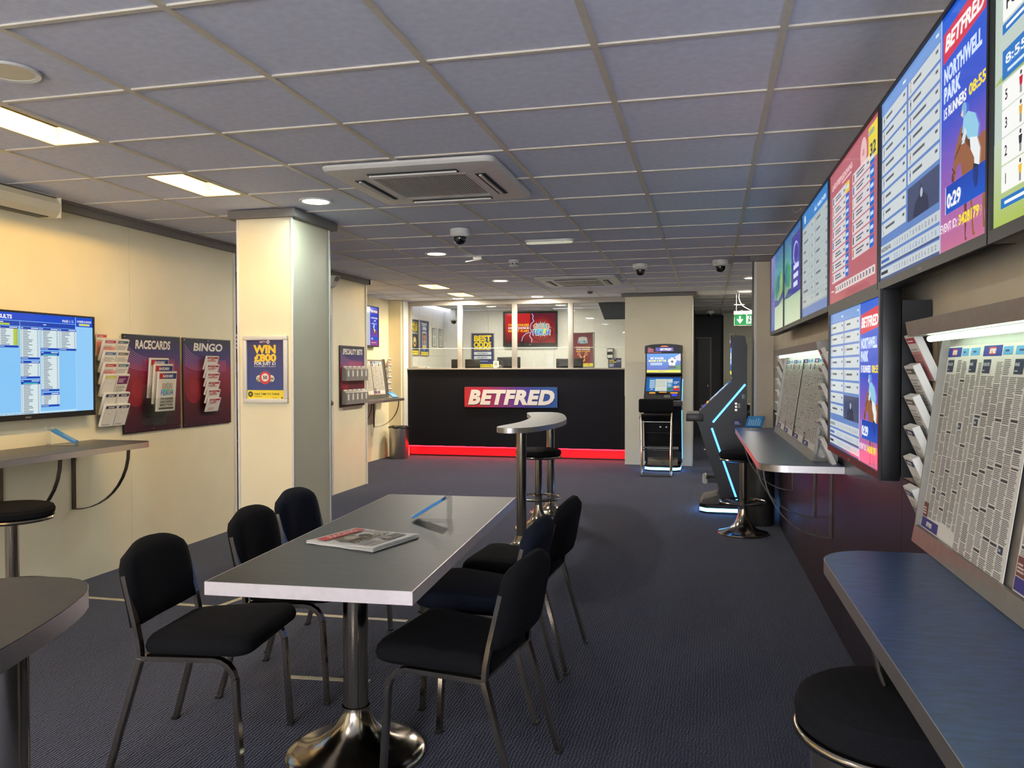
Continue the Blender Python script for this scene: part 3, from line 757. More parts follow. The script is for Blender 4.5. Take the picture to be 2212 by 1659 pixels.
def frame_parts(t, w, h, d, fw, m, face):
    """snap frame: four mitred-looking rails; face(x,y,z) maps picture coords to local"""
    for nm, (x0, x1, y0, y1) in (('frame_rail', (0, w, 0, fw)), ('frame_rail', (0, w, h-fw, h)), ('frame_stile', (0, fw, fw, h-fw)), ('frame_stile', (w-fw, w, fw, h-fw))):
        mb = MB().rbox(x0, x1, y0, y1, 0, d, min(fw, d)*.3, 2); mb.v = [tuple(face @ Vector(p)) for p in mb.v]; mb.build(nm, m, t)
def backing(t, w, h, face, m=M_BLACKP, d=.004):
    mb = MB().box(.002, w-.002, .002, h-.002, -.0, d); mb.v = [tuple(face @ Vector(p)) for p in mb.v]; mb.build('backing_board', m, t)
def shift(face, dx, dy, dz): return face @ Matrix.Translation((dx, dy, dz))
def framed(name, lab, cat, loc, face, canvas, fw=.02, d=.016, m=M_SATIN, group=None):
    t = thing(name, lab, cat, loc, 0, group)
    w, h = canvas.w+2*fw-.008, canvas.h+2*fw-.008
    backing(t, w, h, face); frame_parts(t, w, h, d, fw, m, face)
    canvas.build('print', M_POSTER, t, shift(face, fw-.004, fw-.004, .0055))
    return t

def gold_flash(c, cx, cy, s, burst=True, layer=4):
    if burst:
        for k in range(26):
            a = 2*math.pi*k/26; r = s*(.60 if k % 2 else .52)
            c.poly([(cx+.30*s*math.cos(a-.09), cy+.26*s*math.sin(a-.09)), (cx+r*math.cos(a), cy+r*.80*math.sin(a)), (cx+.30*s*math.cos(a+.09), cy+.26*s*math.sin(a+.09))], (150,230,222), layer)
        c.disc(cx, cy, s*.40, (96,196,196), layer+1, s*.32)
    for t, dy, fw in (('GOLD', .03, .86), ('FLASH', -.31, .98)):
        c.text(t, cx, cy+dy*s-.008*s, .385*s, (238,242,238), 3, 'C', fit=fw*s*1.04, layer=layer+2, track=.05)
        c.text(t, cx, cy+dy*s, .365*s, (232,104,24) if t == 'GOLD' else (36,74,186), 1, 'C', fit=fw*s, layer=layer+3, track=.06)
        c.poly([(cx+.14*s,cy+.01*s),(cx+.24*s,cy-.01*s),(cx+.18*s,cy-.13*s),(cx+.23*s,cy-.14*s),(cx+.10*s,cy-.35*s),(cx+.13*s,cy-.19*s),(cx+.08*s,cy-.18*s)], YEL, layer+5)
def ttt(c, h=None):
    """yellow footer band: take time to think"""
    h = h or c.h*.1; y = YEL
    c.rect(0, 0, c.w, h, (238,216,60), 2)
    c.disc(c.w*.10, h*.55, h*.30, (40,40,44), 3); c.rect(c.w*.10-h*.11, h*.42, h*.07, h*.26, y, 4); c.rect(c.w*.10+h*.04, h*.42, h*.07, h*.26, y, 4)
    c.text('TAKE TIME TO THINK', c.w*.19, h*.46, h*.32, (44,42,40), 1, fit=c.w*.68)
    c.greek(c.w*.20, h*.26, c.w*.30, h*.08, 1, (90,84,40), 3); c.greek(c.w*.68, h*.14, c.w*.2, h*.07, 1, (90,84,40), 3); c.disc(c.w*.93, h*.17, h*.09, (44,42,40), 3)

def build_staff_posters():
    # best odds poster
    c = Canvas(.415, .62, (48,58,118))
    c.text('BEST', .2, .487, .142, YEL, 3, 'C', fit=.33); c.text('ODDS', .2, .368, .142, YEL, 3, 'C', fit=.33); c.text('GUARANTEED', .2, .318, .05, YEL, 2, 'C', fit=.33)
    for y, s in ((.232, 'CATTERICK'), (.155, 'SALISBURY')):
        c.rect(.04, y, .33, .055, (214,222,224), 2); c.text(s, .2, y+.014, .038, (60,66,110), 1, 'C', fit=.2)
    c.greek(.05, .105, .31, .018, 1, (190,196,220)); ttt(c, .06)
    framed('framed_poster', 'blue best odds guaranteed poster on the staff room back wall', 'poster', (-4.275, 14.398, 1.40), face_my(0, 0, 0), c, .018)
    # gold flash poster
    c = Canvas(.37, .60, (118,34,44)); c.rect(0, .3, .37, .3, (118,34,44), 1, (98,24,40))
    gold_flash(c, .18, .475, .17, True, 2)
    c.text('TWO BONUSES', .185, .335, .032, (250,190,60), 2, 'C', fit=.25); c.text('ONE CHOICE', .185, .298, .034, WHITE, 2, 'C', fit=.25); c.text('MAKE IT FLASH', .185, .263, .03, (250,190,60), 2, 'C', fit=.25)
    for dx in (-.07, .06): c.disc(.18+dx, .225, .026, (236,178,120), 3); c.disc(.18+dx, .225, .018, (150,44,40), 4)
    c.line(.13, .2, .17, .13, .02, (240,200,130), 3); c.line(.22, .2, .18, .13, .02, (240,200,130), 3); c.disc(.178, .13, .045, (240,176,60), 3); c.disc(.178, .14, .03, (118,34,44), 4)
    ttt(c, .06)
    framed('framed_poster', 'dark red gold flash poster on the staff room back wall', 'poster', (-2.388, 14.398, 1.41), face_my(0, 0, 0), c, .018)
    # posters on the staff room side wall
    c = Canvas(.35, .585, (36,34,58))
    c.greek(.08, .545, .2, .012, 1, (220,220,220))
    for y, s in ((.475, "WIN £2"), (.405, 'MILLION')): c.text(s, .175, y, .085, YEL, 2, 'C', fit=.25)
    c.text('FOR JUST £1', .175, .355, .045, WHITE, 1, 'C', fit=.26)
    c.disc(.175, .22, .075, (210,180,90), 2, .085); c.disc(.175, .22, .045, (60,50,40), 3, .05); c.disc(.175, .24, .03, (230,220,190), 4)
    c.greek(.06, .10, .23, .014, 1, (180,180,190)); ttt(c, .075)
    framed('framed_poster', 'dark win poster with yellow lettering on the staff room side wall', 'poster', (-4.798, 12.62, 1.61), face_px(0, 0, 0), c, .018)
    c = Canvas(.41, .59, (34,58,130))
    c.text("TODAY'S", .2, .505, .075, WHITE, 2, 'C', fit=.27); c.text('OFFER', .2, .435, .075, WHITE, 2, 'C', fit=.22)
    c.rect(.10, .12, .21, .29, (196,190,180), 2); c.rect(.13, .18, .15, .2, (70,60,60), 3); c.disc(.205, .31, .045, (220,120,60), 4); c.disc(.205, .23, .05, (190,150,120), 4); c.rect(.12, .13, .17, .035, (226,196,70), 3)
    c.greek(.16, .085, .09, .014, 1, WHITE); ttt(c, .06)
    framed('framed_poster', "blue today's offer poster on the staff room side wall", 'poster', (-4.798, 13.065, 1.61), face_px(0, 0, 0), c, .018)
    for y, lab in ((13.70, 'left one of two small pale rules notices on the staff room side wall'), (14.06, 'right one of two small pale rules notices on the staff room side wall')):
        c = Canvas(.23, .32, (214,222,214)); c.greek(.02, .19, .19, .11, 8, (140,150,160)); c.greek(.02, .03, .19, .13, 9, (160,168,168)); c.rect(.02, .30, .10, .012, (90,110,150), 2)
        framed('framed_notice', lab, 'notice', (-4.798, y, 1.785), face_px(0, 0, 0), c, .012, .01, M_SATIN, 'small pale notices')
build_staff_posters()

# ================================================================== televisions
def television(lab, loc, rotz, face, canvas, bz=.016, bzb=.026, depth=.05, group=None, mount=.09, name='television'):
    """face maps picture x,y,outwards to the local frame whose origin is the lower-left corner of the casing"""
    t = thing(name, lab, 'television', loc, rotz, group)
    w, h = canvas.w+2*bz, canvas.h+bz+bzb
    def put(mb, nm, m, par=None): mb.v = [tuple(face @ Vector(p)) for p in mb.v]; return mb.build(nm, m, par or t)
    put(MB().rbox(0, w, 0, h, -depth, -.004, .004), 'casing', M_BLACKP)
    bz_ = put(MB().box(0, w, 0, bzb, -.004, .004).box(0, w, h-bz, h, -.004, .004).box(0, bz, bzb, h-bz, -.004, .004).box(w-bz, w, bzb, h-bz, -.004, .004), 'bezel', M_BLACKP)
    put(MB().box(w*.48, w*.52, bzb*.3, bzb*.6, .004, .0048), 'maker_badge', M_GREYP, bz_)
    if mount: put(MB().box(w*.3, w*.34, h*.15, h*.85, -depth-mount, -depth).box(w*.66, w*.70, h*.15, h*.85, -depth-mount, -depth).box(w*.25, w*.75, h*.45, h*.55, -depth-mount, -depth-mount*.5), 'wall_bracket', M_BLACKM)
    canvas.build('screen', M_SCREEN, t, shift(face, bz, bzb, -.0035))
    return t

HORSE = [(.02,.36),(.10,.50),(.16,.62),(.20,.70),(.24,.74),(.27,.70),(.34,.60),(.42,.54),(.62,.54),(.78,.55),(.86,.48),(.92,.34),(.88,.30),(.84,.40),(.82,.22),(.84,.02),(.79,.02),(.76,.20),(.70,.30),(.52,.28),(.46,.28),(.46,.12),(.50,.0),(.45,.0),(.40,.14),(.38,.30),(.30,.38),(.24,.48),(.18,.46),(.10,.36),(.05,.32)]
def horse(c, x, y, s, layer=4, col=(140,86,52), shirt=(150,205,230)):
    c.poly([(x+p[0]*s, y+p[1]*s*1.15) for p in HORSE], col, layer)
    c.poly([(x+p[0]*s, y+p[1]*s) for p in ((.44,.60),(.56,.84),(.48,.98),(.36,.96),(.30,.78),(.36,.66))], shirt, layer+1)
    c.poly([(x+p[0]*s, y+p[1]*s) for p in ((.44,.64),(.62,.62),(.58,.44),(.52,.40),(.50,.54),(.42,.56))], (235,238,240), layer+2)
    c.disc(x+.36*s, y+1.03*s, .075*s, (110,150,200), layer+2)
    c.poly([(x+p[0]*s, y+p[1]*s) for p in ((.48,.60),(.66,.60),(.68,.46),(.60,.34),(.56,.46))], (34,36,54), layer+1)
    c.line(x+.10*s, y+.50*s, x+.30*s, y+.66*s, .012*s, (40,30,30), layer+2); c.disc(x+.04*s, y+.40*s, .03*s, (60,40,34), layer+1)

def jockey_head(c, X, W, h):
    """front half of a galloping horse with its jockey, running off the right edge"""
    def P(pts, col, l): c.poly([(X+W*a, h*b) for a, b in pts], col, l)
    br, dk = (146,92,58), (96,58,38)
    P([(.28,.285),(.31,.27),(.35,.275),(.40,.325),(.47,.33),(.50,.27),(.53,.20),(.62,.17),(.80,.16),(1,.18),(1,.375),(.90,.385),(.78,.372),(.62,.415),(.50,.452),(.465,.478),(.44,.452),(.36,.405),(.31,.335)], br, 4)
    P([(.62,.415),(.50,.452),(.47,.44),(.58,.39),(.66,.36),(.74,.37)], dk, 5)
    P([(.28,.285),(.31,.27),(.335,.28),(.32,.31),(.29,.31)], dk, 5)
    P([(.54,.20),(.60,.18),(.60,.10),(.585,.03),(.61,.015),(.57,.012),(.56,.10)], dk, 4); P([(.66,.18),(.71,.17),(.72,.10),(.75,.03),(.78,.02),(.72,.018),(.69,.10)], br, 4); P([(.90,.18),(.97,.18),(.93,.08),(.95,.03),(.91,.03),(.90,.10)], br, 4)
    P([(.50,.44),(.53,.495),(.62,.508),(.76,.475),(.83,.42),(.80,.365),(.70,.385),(.62,.40),(.57,.44)], (140,196,220), 6)
    P([(.66,.40),(.80,.38),(.86,.33),(.84,.25),(.76,.24),(.75,.31),(.68,.35)], (226,230,232), 7)
    P([(.74,.29),(.84,.27),(.82,.20),(.78,.19),(.73,.23)], (40,40,52), 8)
    P([(.56,.455),(.60,.43),(.55,.395),(.47,.40),(.50,.415)], (206,214,220), 7)
    c.disc(X+W*.545, h*.525, W*.055, (120,166,205), 8, h*.030); P([(.48,.515),(.53,.50),(.53,.53)], (236,200,180), 9)
    c.line(X+W*.36, h*.36, X+W*.52, h*.41, .004, (50,36,30), 9); c.line(X+W*.31, h*.33, X+W*.37, h*.30, .004, (50,36,30), 9)
def silk(c, x, y, h, col, layer=3):
    c.disc(x, y+h*.88, h*.10, (60,50,50), layer); c.poly([(x-h*.14,y+h*.35),(x+h*.14,y+h*.35),(x+h*.20,y+h*.72),(x-h*.20,y+h*.72)], col, layer); c.rect(x-h*.10, y, h*.08, h*.36, (70,66,70), layer); c.rect(x+h*.02, y, h*.08, h*.36, (70,66,70), layer)
SILKS = [(60,60,66), (180,90,70), (80,120,90), (150,60,70), (70,80,140), (190,170,150), (110,100,90), (160,70,80)]

def northwell(w, h, mirror_extra=False):
    c = Canvas(w, h, (96,128,186))
    L = w*.655; rng = random.Random(3)
    c.rect(0, h*.93, L, h*.07, (110,150,208), 1); c.greek(L*.42, h*.95, L*.05, h*.02, 1, (225,232,240), 3); c.greek(L*.93, h*.955, L*.05, h*.02, 1, (225,232,240), 3)
    y0, y1 = .235, .925; n = 8
    for col in range(2):
        for r in range(n):
            if col == 1 and r > 5: continue
            yy = h*(y1-(r+1)*(y1-y0)/n)
            c.rect(L*(.015+.5*col), yy+h*.014, L*.47, h*(y1-y0)/n-h*.016, (198,205,206), 1)
            silk(c, L*(.06+.5*col), yy+h*.022, h*.055, SILKS[(r*3+col*5) % 8])
            c.rect(L*(.10+.5*col), yy+h*.046, L*(.10+.10*rng.random()), h*.014, (86,90,98), 3); c.rect(L*(.43+.5*col), yy+h*.05, L*.035, h*.014, (86,90,98), 3)
    c.rect(L*.515, h*.235, L*.47, h*.165, (66,74,104), 1); c.poly([(L*.6,h*.235),(L*.64,h*.3),(L*.7,h*.33),(L*.73,h*.38),(L*.77,h*.33),(L*.83,h*.3),(L*.85,h*.235)], (46,50,74), 2); c.disc(L*.74, h*.335, h*.022, (176,180,190), 3)
    rows = ([str(k+1) for k in range(15)], '23 22 2 0 5 1 15 6 26 6 32 0 1 7 15'.split(), '7 3 8 9 10 3 4 8 10 12 5 6 3 13 12'.split())
    for r in range(3):
        yy = h*(.155-.065*r); c.rect(L*.0, yy-h*.006, L, h*.05, (190,198,202), 1); colr = (40,44,58) if r != 1 else (60,100,170)
        if r == 0: c.text('RACECARD NO.', L*.015, yy+h*.008, h*.03, colr, 2, fit=L*.20)
        else: c.rect(L*.015, yy+h*.01, L*(.20-.03*r), h*.018, colr, 3)
        for k in range(15): c.text(rows[r][k], L*(.29+k*.047), yy+h*.006, h*.033, (56,60,76) if r != 1 else (70,110,170), 1, 'C', sx=.8)
    c.rect(L*.0, h*.075, L, h*.012, (70,86,130), 2)
    c.rect(L*.0, 0, L, h*.02, (70,86,130), 2)
    # advert column
    X = L; W = w-L
    c.rect(X, h*.55, W, h*.45, (48,76,192), 2, (20,90,206)); c.rect(X, h*.25, W, h*.30, (150,92,170), 2, (48,76,192)); c.rect(X, 0, W, h*.25, (192,108,140), 2, (150,92,170))
    c.rect(X, 0, W*.025, h, (170,190,220), 3)
    c.poly([(X+W*.06,h*.80),(X+W*.93,h*.83),(X+W*.93,h*.955),(X+W*.06,h*.925)], (206,48,72), 3)
    betfred_logo(c, X+W*.10, h*.845, W*.80, h*.062, WHITE, 5)
    c.text('NORTHWELL', X+W*.08, h*.715, h*.085, (205,220,250), 3, fit=W*.78, track=.04); c.text('PARK', X+W*.08, h*.635, h*.085, (205,220,250), 3, fit=W*.36, track=.04)
    c.text('15 RUNNERS', X+W*.07, h*.565, h*.06, WHITE, 2, fit=W*.50); c.text('08:55', X+W*.62, h*.565, h*.06, (240,214,40), 2, fit=W*.32)
    jockey_head(c, X, W, h)
    # clip the horse at the panel edge by keeping it inside the picture
    c.rect(X+W*.16, h*.155, W*.82, h*.115, (24,84,190), 8, (20,64,170)); c.text('0:29', X+W*.20, h*.178, h*.08, WHITE, 2, layer=10, fit=W*.30)
    c.rect(X+W*.16, h*.155, W*.01, h*.115, WHITE, 9)
    c.text('EVENT ID:', X+W*.05, h*.085, h*.05, (240,225,235), 1, layer=10, fit=W*.38); c.text('3428179', X+W*.46, h*.083, h*.056, (245,225,40), 2, layer=10, fit=W*.40)
    return c

def pink_list(w, h):
    c = Canvas(w, h, (178,96,104)); rng = random.Random(5)
    c.text('LIVE STEEPLEDOWNS', w*.06, h*.865, h*.055, (226,196,196), 1, fit=w*.46); c.greek(w*.30, h*.835, w*.22, h*.016, 1, (226,196,196), 3)
    c.rect(w*.82, h*.76, w*.15, h*.21, (226,206,50), 2); c.text('32', w*.895, h*.79, h*.10, (60,60,70), 2, 'C', fit=w*.10); c.greek(w*.83, h*.915, w*.13, h*.03, 2, (60,120,180), 3)
    c.disc(w*.735, h*.86, w*.055, (222,180,178), 2, h*.10); c.text('GB', w*.735, h*.85, h*.05, (178,96,104), 2, 'C')
    for col in range(2):
        for r in range(8):
            if col == 1 and r > 6: continue
            yy = h*(.735-r*.083)
            c.rect(w*(.07+.46*col), yy, w*.32, h*.072, (206,200,202), 2); c.rect(w*(.39+.46*col), yy, w*.07, h*.072, (30,98,188) if (col, r) != (0, 0) else (220,196,50), 2)
            c.greek(w*(.15+.46*col), yy+h*.016, w*.15, h*.04, 2, (96,96,104), 3); c.rect(w*(.085+.46*col), yy+h*.012, w*.022, h*.05, SILKS[(r+3*col) % 8], 3); c.rect(w*(.40+.46*col), yy+h*.026, w*.05, h*.022, (190,210,235), 3); c.rect(w*(.34+.46*col), yy+h*.026, w*.035, h*.014, (96,96,104), 3)
    c.greek(w*.05, h*.085, w*.08, h*.02, 1, (226,196,196), 3)
    for k in range(15): c.rect(w*(.15+k*.053), h*.07, w*.046, h*.055, (214,206,204), 2); c.rect(w*(.163+k*.053), h*.083, w*.018, h*.03, (80,76,84), 3)
    c.poly([(w*.3,0),(w*.9,0),(w*.8,h*.05),(w*.45,h*.06)], (168,86,94), 1)
    return c

def white_list(w, h):
    c = Canvas(w, h, (150,160,164)); rng = random.Random(8)
    c.rect(0, h*.86, w, h*.14, (54,120,186), 2); c.disc(w*.12, h*.93, w*.025, (200,220,240), 3); c.text('ALL WEATHER', w*.5, h*.895, h*.05, (205,222,240), 1, fit=w*.4)
    c.rect(0, 0, w, h*.085, (92,120,176), 2)
    for col in range(2):
        for r in range(8):
            yy = h*(.765-r*.094); c.rect(w*(.01+.5*col), yy, w*.47, h*.084, (168,178,178), 2)
            c.rect(w*(.08+.5*col), yy+h*.03, w*(.08+.10*rng.random()), h*.02, (100,106,116), 3); silk(c, w*(.05+.5*col), yy+h*.015, h*.055, SILKS[(r*5+col) % 8]); c.rect(w*(.41+.5*col), yy+h*.03, w*.04, h*.02, (110,116,130), 3)
    return c

def landscape(w, h, seed):
    """virtual racing picture: sky, hills and rails with a purple caption"""
    c = Canvas(w, h, (60,120,140)); rng = random.Random(seed)
    c.rect(0, h*.55, w, h*.45, (90,170,150), 1, (46,92,150)); c.rect(0, 0, w, h*.55, (176,190,160), 1, (86,140,110))
    for k in range(9):
        x = w*rng.random()*.9; c.poly([(x, h*(.35+.2*rng.random())), (x+w*.10, h*.42), (x+w*.16, h*.60), (x+w*.08, h*(.66+.1*rng.random())), (x-w*.04, h*.58)], ((40,120,90), (60,140,70), (150,170,60), (40,90,130))[k % 4], 2)
    c.poly([(0,h*.32),(w*.3,h*.40),(w*.6,h*.36),(w,h*.46),(w,h*.36),(w*.6,h*.30),(w*.2,h*.30)], (46,70,130), 3)
    for k in range(12): c.rect(w*(.03+k*.082), 0, w*.012, h*.30, (206,214,190), 3)
    if seed == 1:
        c.rect(w*.45, h*.30, w*.55, h*.62, (56,52,140), 4); c.disc(w*.70, h*.72, w*.14, (150,170,220), 5, h*.12); c.disc(w*.73, h*.71, w*.12, (56,52,140), 6, h*.10)
        for k, s in enumerate(('GLORIOUS', 'GOODWOOD', 'ASCOT')): c.rect(w*.58, h*(.55-k*.09), w*(.28-.03*k), h*.05, (200,206,236), 6)
    else:
        c.rect(0, 0, w*.30, h, (70,92,160), 4, (130,120,170)); c.rect(w*.30, 0, w*.02, h, (40,80,160), 5); c.poly([(w*.05,h*.5),(w*.2,h*.62),(w*.24,h*.3),(w*.1,h*.22)], (96,84,150), 5)
    return c

def forecast(w, h):
    c = Canvas(w, h, (186,200,190)); c.rect(0, 0, w, h*.3, (166,186,80), 1, (190,204,180)); c.poly([(0,h*.5),(w*.3,h*.66),(w,h*.62),(w,h*.45)], (160,182,96), 2)
    c.rect(w*.045, h*.70, w*.8, h*.28, WHITE, 3); c.text('FORECAST', w*.065, h*.73, h*.06, (30,30,34), 1, fit=w*.26, layer=7); c.text('2 JUNIPER', w*.185, h*.87, h*.06, (30,30,34), 1, layer=7); c.text('3rd', w*.065, h*.86, h*.05, (30,30,34), 1, layer=7); silk(c, w*.145, h*.85, h*.10, (40,40,46), 5)
    c.rect(w*.045, h*.655, w*.8, h*.035, (34,112,190), 4); c.greek(w*.065, h*.662, w*.2, h*.02, 1, WHITE, 5)
    c.rect(w*.045, h*.50, w*.85, h*.10, (34,112,190), 3); c.text('8:55 SOUTHWELL', w*.065, h*.545, h*.045, WHITE, 1, fit=w*.5, layer=7); c.greek(w*.075, h*.512, w*.2, h*.018, 1, (210,225,240), 5)
    for k, (n, s) in enumerate((('5', 'JANSARI'), ('3', 'KASHMIR'), ('2', 'SILUMI'), ('1', 'MINT'))):
        y = h*(.40-k*.095); c.rect(w*.045, y, w*.85, h*.09, WHITE, 3); c.text(n, w*.065, y+h*.025, h*.05, (30,30,34), 1, layer=7); silk(c, w*.145, y+h*.008, h*.075, ((190,30,50), (220,170,60), (40,44,60), (230,190,40))[k], 5); c.text(s, w*.195, y+h*.025, h*.05, (30,30,34), 1, layer=7)
    c.rect(w*.045, h*.06, w*.85, h*.035, (34,112,190), 4); c.greek(w*.065, h*.067, w*.2, h*.02, 1, WHITE, 5)
    return c

def results(w, h):
    """results page with columns of runners on pale blue"""
    B = (14,70,196); D = (18,62,170); P = (128,190,238); Wt = (206,222,226); G = (172,196,60)
    c = Canvas(w, h, P); rng = random.Random(11)
    c.rect(0, h*.925, w*.86, h*.075, B, 2); c.text('RESULTS', w*.285, h*.94, h*.052, WHITE, 2, fit=w*.12); c.text('PAGE 1 / 2', w*.845, h*.938, h*.035, WHITE, 1, 'R', fit=w*.085)
    c.rect(0, h*.872, w*.86, h*.048, D, 2); c.greek(w*.30, h*.898, w*.06, h*.014, 1, WHITE, 3); c.rect(w*.26, h*.876, w*.13, h*.018, G, 3); c.greek(w*.62, h*.892, w*.03, h*.014, 1, WHITE, 3); c.rect(w*.455, h*.872, w*.003, h*.048, P, 4)
    c.rect(w*.865, h*.90, w*.135, h*.10, B, 2); c.text('HORSES & DOGS', w*.932, h*.945, h*.032, WHITE, 1, 'C', fit=w*.115); c.rect(w*.89, h*.912, w*.085, h*.022, (200,210,110), 3)
    c.rect(w*.865, 0, w*.135, h*.90, (140,196,240), 1); c.rect(w*.862, 0, w*.003, h*.9, (170,214,246), 2)
    c.rect(0, 0, w*.86, h*.022, (176,214,236), 2); c.text('Please ask staff if you would like to pause the display', w*.12, h*.006, h*.02, (60,80,110), 0, fit=w*.42)
    def block(x, top, rows, green=False, offer=False):
        W = w*.132; y = top-h*.024; c.rect(x, y, W, h*.024, D, 2); c.greek(x+W*.03, y+h*.007, W*.12, h*.011, 1, WHITE, 3); c.rect(x+W*.55, y+h*.008, W*.40, h*.009, (210,225,245), 3)
        if offer: y -= h*.02; c.rect(x, y, W, h*.02, D, 2); c.rect(x+W*.12, y+h*.003, W*.76, h*.014, (60,170,190), 3)
        rh = h*.0163; y -= rows*rh; c.rect(x, y, W, rows*rh, Wt, 2)
        if green: c.rect(x+W*.74, y, W*.26, rows*rh, G, 3)
        for k in range(rows):
            yy = y+(rows-1-k)*rh; c.rect(x+W*.12, yy+rh*.25, W*(.22+.30*rng.random()), rh*.5, (120,132,146), 4); c.rect(x+W*.03, yy+rh*.25, W*.04, rh*.5, (120,132,146), 4); c.rect(x+W*.86, yy+rh*.25, W*.08, rh*.5, (140,150,160), 4)
        y -= h*.026; c.rect(x, y+h*.003, W, h*.021, D, 2); c.greek(x+W*.03, y+h*.009, W*.4, h*.009, 1, (210,225,245), 3)
        return y-h*.010
    for x, bl in ((.035, ((6,1,0),(8,1,0),(5,1,0),(7,1,0))), (.175, ((9,1,0),(7,1,0),(10,1,0),(8,1,0),(4,1,0))), (.315, ((10,1,0),)), (.46, ((17,0,0),(8,0,0),(18,0,1))), (.60, ((11,0,0),(21,0,1),(6,0,0))), (.735, ((11,0,0),))):
        y = h*.868
        for rows, g, of in bl: y = block(w*x, y, rows, g, of)
    return c

def gold_screen(w, h):
    c = Canvas(w, h, (196,34,36)); c.rect(0, 0, w, h*.5, (70,12,20), 1, (186,30,34)); c.rect(w*.5, 0, w*.5, h, (150,30,34), 2, (90,20,40)); c.disc(w*.72, h*.45, h*.44, (140,26,30), 3); c.disc(w*.72, h*.45, h*.41, (110,20,28), 4); c.disc(w*.72, h*.45, h*.37, (150,30,32), 5)
    c.text('TWO BONUSES', w*.06, h*.575, h*.10, (250,196,50), 2, fit=w*.42, layer=7); c.text('ONE CHOICE', w*.06, h*.475, h*.10, WHITE, 2, fit=w*.42, layer=7); c.text('MAKE IT FLASH', w*.06, h*.375, h*.10, (250,196,50), 2, fit=w*.42, layer=7)
    P = [(.54,.99),(.565,.90),(.55,.82),(.58,.74),(.52,.64),(.50,.50),(.53,.40),(.49,.24),(.54,.12),(.53,.02)]
    for (a, b), (d, e) in zip(P[:-1], P[1:]): c.line(w*a, h*b, w*d, h*e, .012, (190,160,240), 7); c.line(w*a, h*b, w*d, h*e, .005, (240,240,255), 8)
    P = [(.50,.36),(.42,.32),(.36,.22),(.33,.06)]
    for (a, b), (d, e) in zip(P[:-1], P[1:]): c.line(w*a, h*b, w*d, h*e, .012, (120,170,250), 7); c.line(w*a, h*b, w*d, h*e, .005, (220,235,255), 8)
    gold_flash(c, w*.73, h*.46, h*.62, True, 9)
    return c

def build_tvs():
    # six screens along the top of the right wall
    edges = [6.73, 5.775, 4.855, 3.90, 2.875, 1.855, .86]
    labs = ['farthest upper wall screen with a blue and green racing picture', 'upper wall screen with a purple panel over a green racing picture', 'upper wall screen with a pale list under a blue heading', 'pink upper wall screen with a list and a yellow number panel', 'upper wall screen showing a runner list and a horse and jockey', 'nearest upper wall screen with a forecast table on green']
    z0, z1 = 1.652, 2.262
    for k in range(6):
        s0, s1 = edges[k]-.004, edges[k+1]+.004; w = s0-s1-.020; h = z1-z0-.036
        c = (landscape(w, h, 0), landscape(w, h, 1), white_list(w, h), pink_list(w, h), northwell(w, h), forecast(w, h))[k]
        television(labs[k], RP(s0, .15, z0), RTH, face_mx(0, 0, 0), c, .010, .026, .055, 'upper wall screens', .09)
    # lower screen
    w, h = .985, .57
    t = television('lower wall screen standing out between the two newspaper boards', RP(3.84, .155, 1.035), RTH, face_mx(0, 0, 0), northwell(w, h), .022, .026, .06, None, 0)
    MB().box(.062, .150, -.90, -.10, .06, .50).build('mounting_box', M_BLACKP, t)
    MB().box(.062, .148, -1.028, -.92, .012, .58).build('side_box', M_BLACKP, t)
    # left wall results screen
    w, h = 1.07, .602
    television('large results screen on the left wall above the shelf', (-3.955, 3.465, 1.095), 0, face_px(0, 0, 0), results(w, h), .012, .034, .05, None, .015)
    # alcove screen
    w, h = .60, .57
    television('small blue racing screen high in the alcove', (-4.85, 10.80, 1.72), 0, face_px(0, 0, 0), alcove_pic(w, h), .012, .02, .05, None, .03)
    # staff room screen
    w, h = .93, .535
    television('red gold flash screen on the staff room wall', (-3.65, 14.33, 1.795), 0, face_my(0, 0, 0), gold_screen(w, h), .038, .06, .05, None, .02)
def alcove_pic(w, h):
    c = Canvas(w, h, (30,64,190)); c.rect(0, 0, w, h*.4, (150,70,150), 1, (40,60,190)); c.rect(0, 0, w*.5, h, (180,190,200), 2)
    c.rect(w*.5, h*.84, w*.5, h*.10, (110,60,150), 2); c.text('BETFRED', w*.96, h*.86, h*.075, WHITE, 2, 'R', fit=w*.40)
    c.text('NORTHWELL', w*.96, h*.70, h*.05, WHITE, 2, 'R', fit=w*.40); c.text('PARK', w*.74, h*.63, h*.05, WHITE, 2); c.greek(w*.56, h*.555, w*.38, h*.025, 1, (220,225,240), 3)
    horse(c, w*.56, h*.16, w*.40, 4, (120,70,80)); c.rect(w*.52, h*.14, w*.46, h*.09, (30,80,200), 8); c.text('0:29', w*.56, h*.155, h*.06, WHITE, 2, layer=9); c.greek(w*.56, h*.06, w*.36, h*.03, 1, (230,200,70), 5)
    return c
build_tvs()

# ================================================================== tables, chairs and stools
def pedestal(t, x, y, r=.25, rp=.045, top=.70, hub=.2):
    prof = [(0,0),(r*.96,0),(r,.006),(r,.014),(r*.97,.022),(r*.86,.030),(r*.70,.042),(r*.52,.062),(r*.38,.09),(r*.28,hub*.75),(rp*1.15,hub),(rp*1.1,hub+.02)]
    MB().lathe(prof, 48, (x,y,0), caps=False).build('pedestal_base', M_CHROME, t)
    MB().lathe([(rp,hub-.02),(rp,top-.012)], 28, (x,y,0)).build('pole', M_CHROME, t)
    MB().lathe([(rp*2.4,top-.012),(rp*2.4,top)], 24, (x,y,0)).build('mounting_plate', M_BLACKM, t)

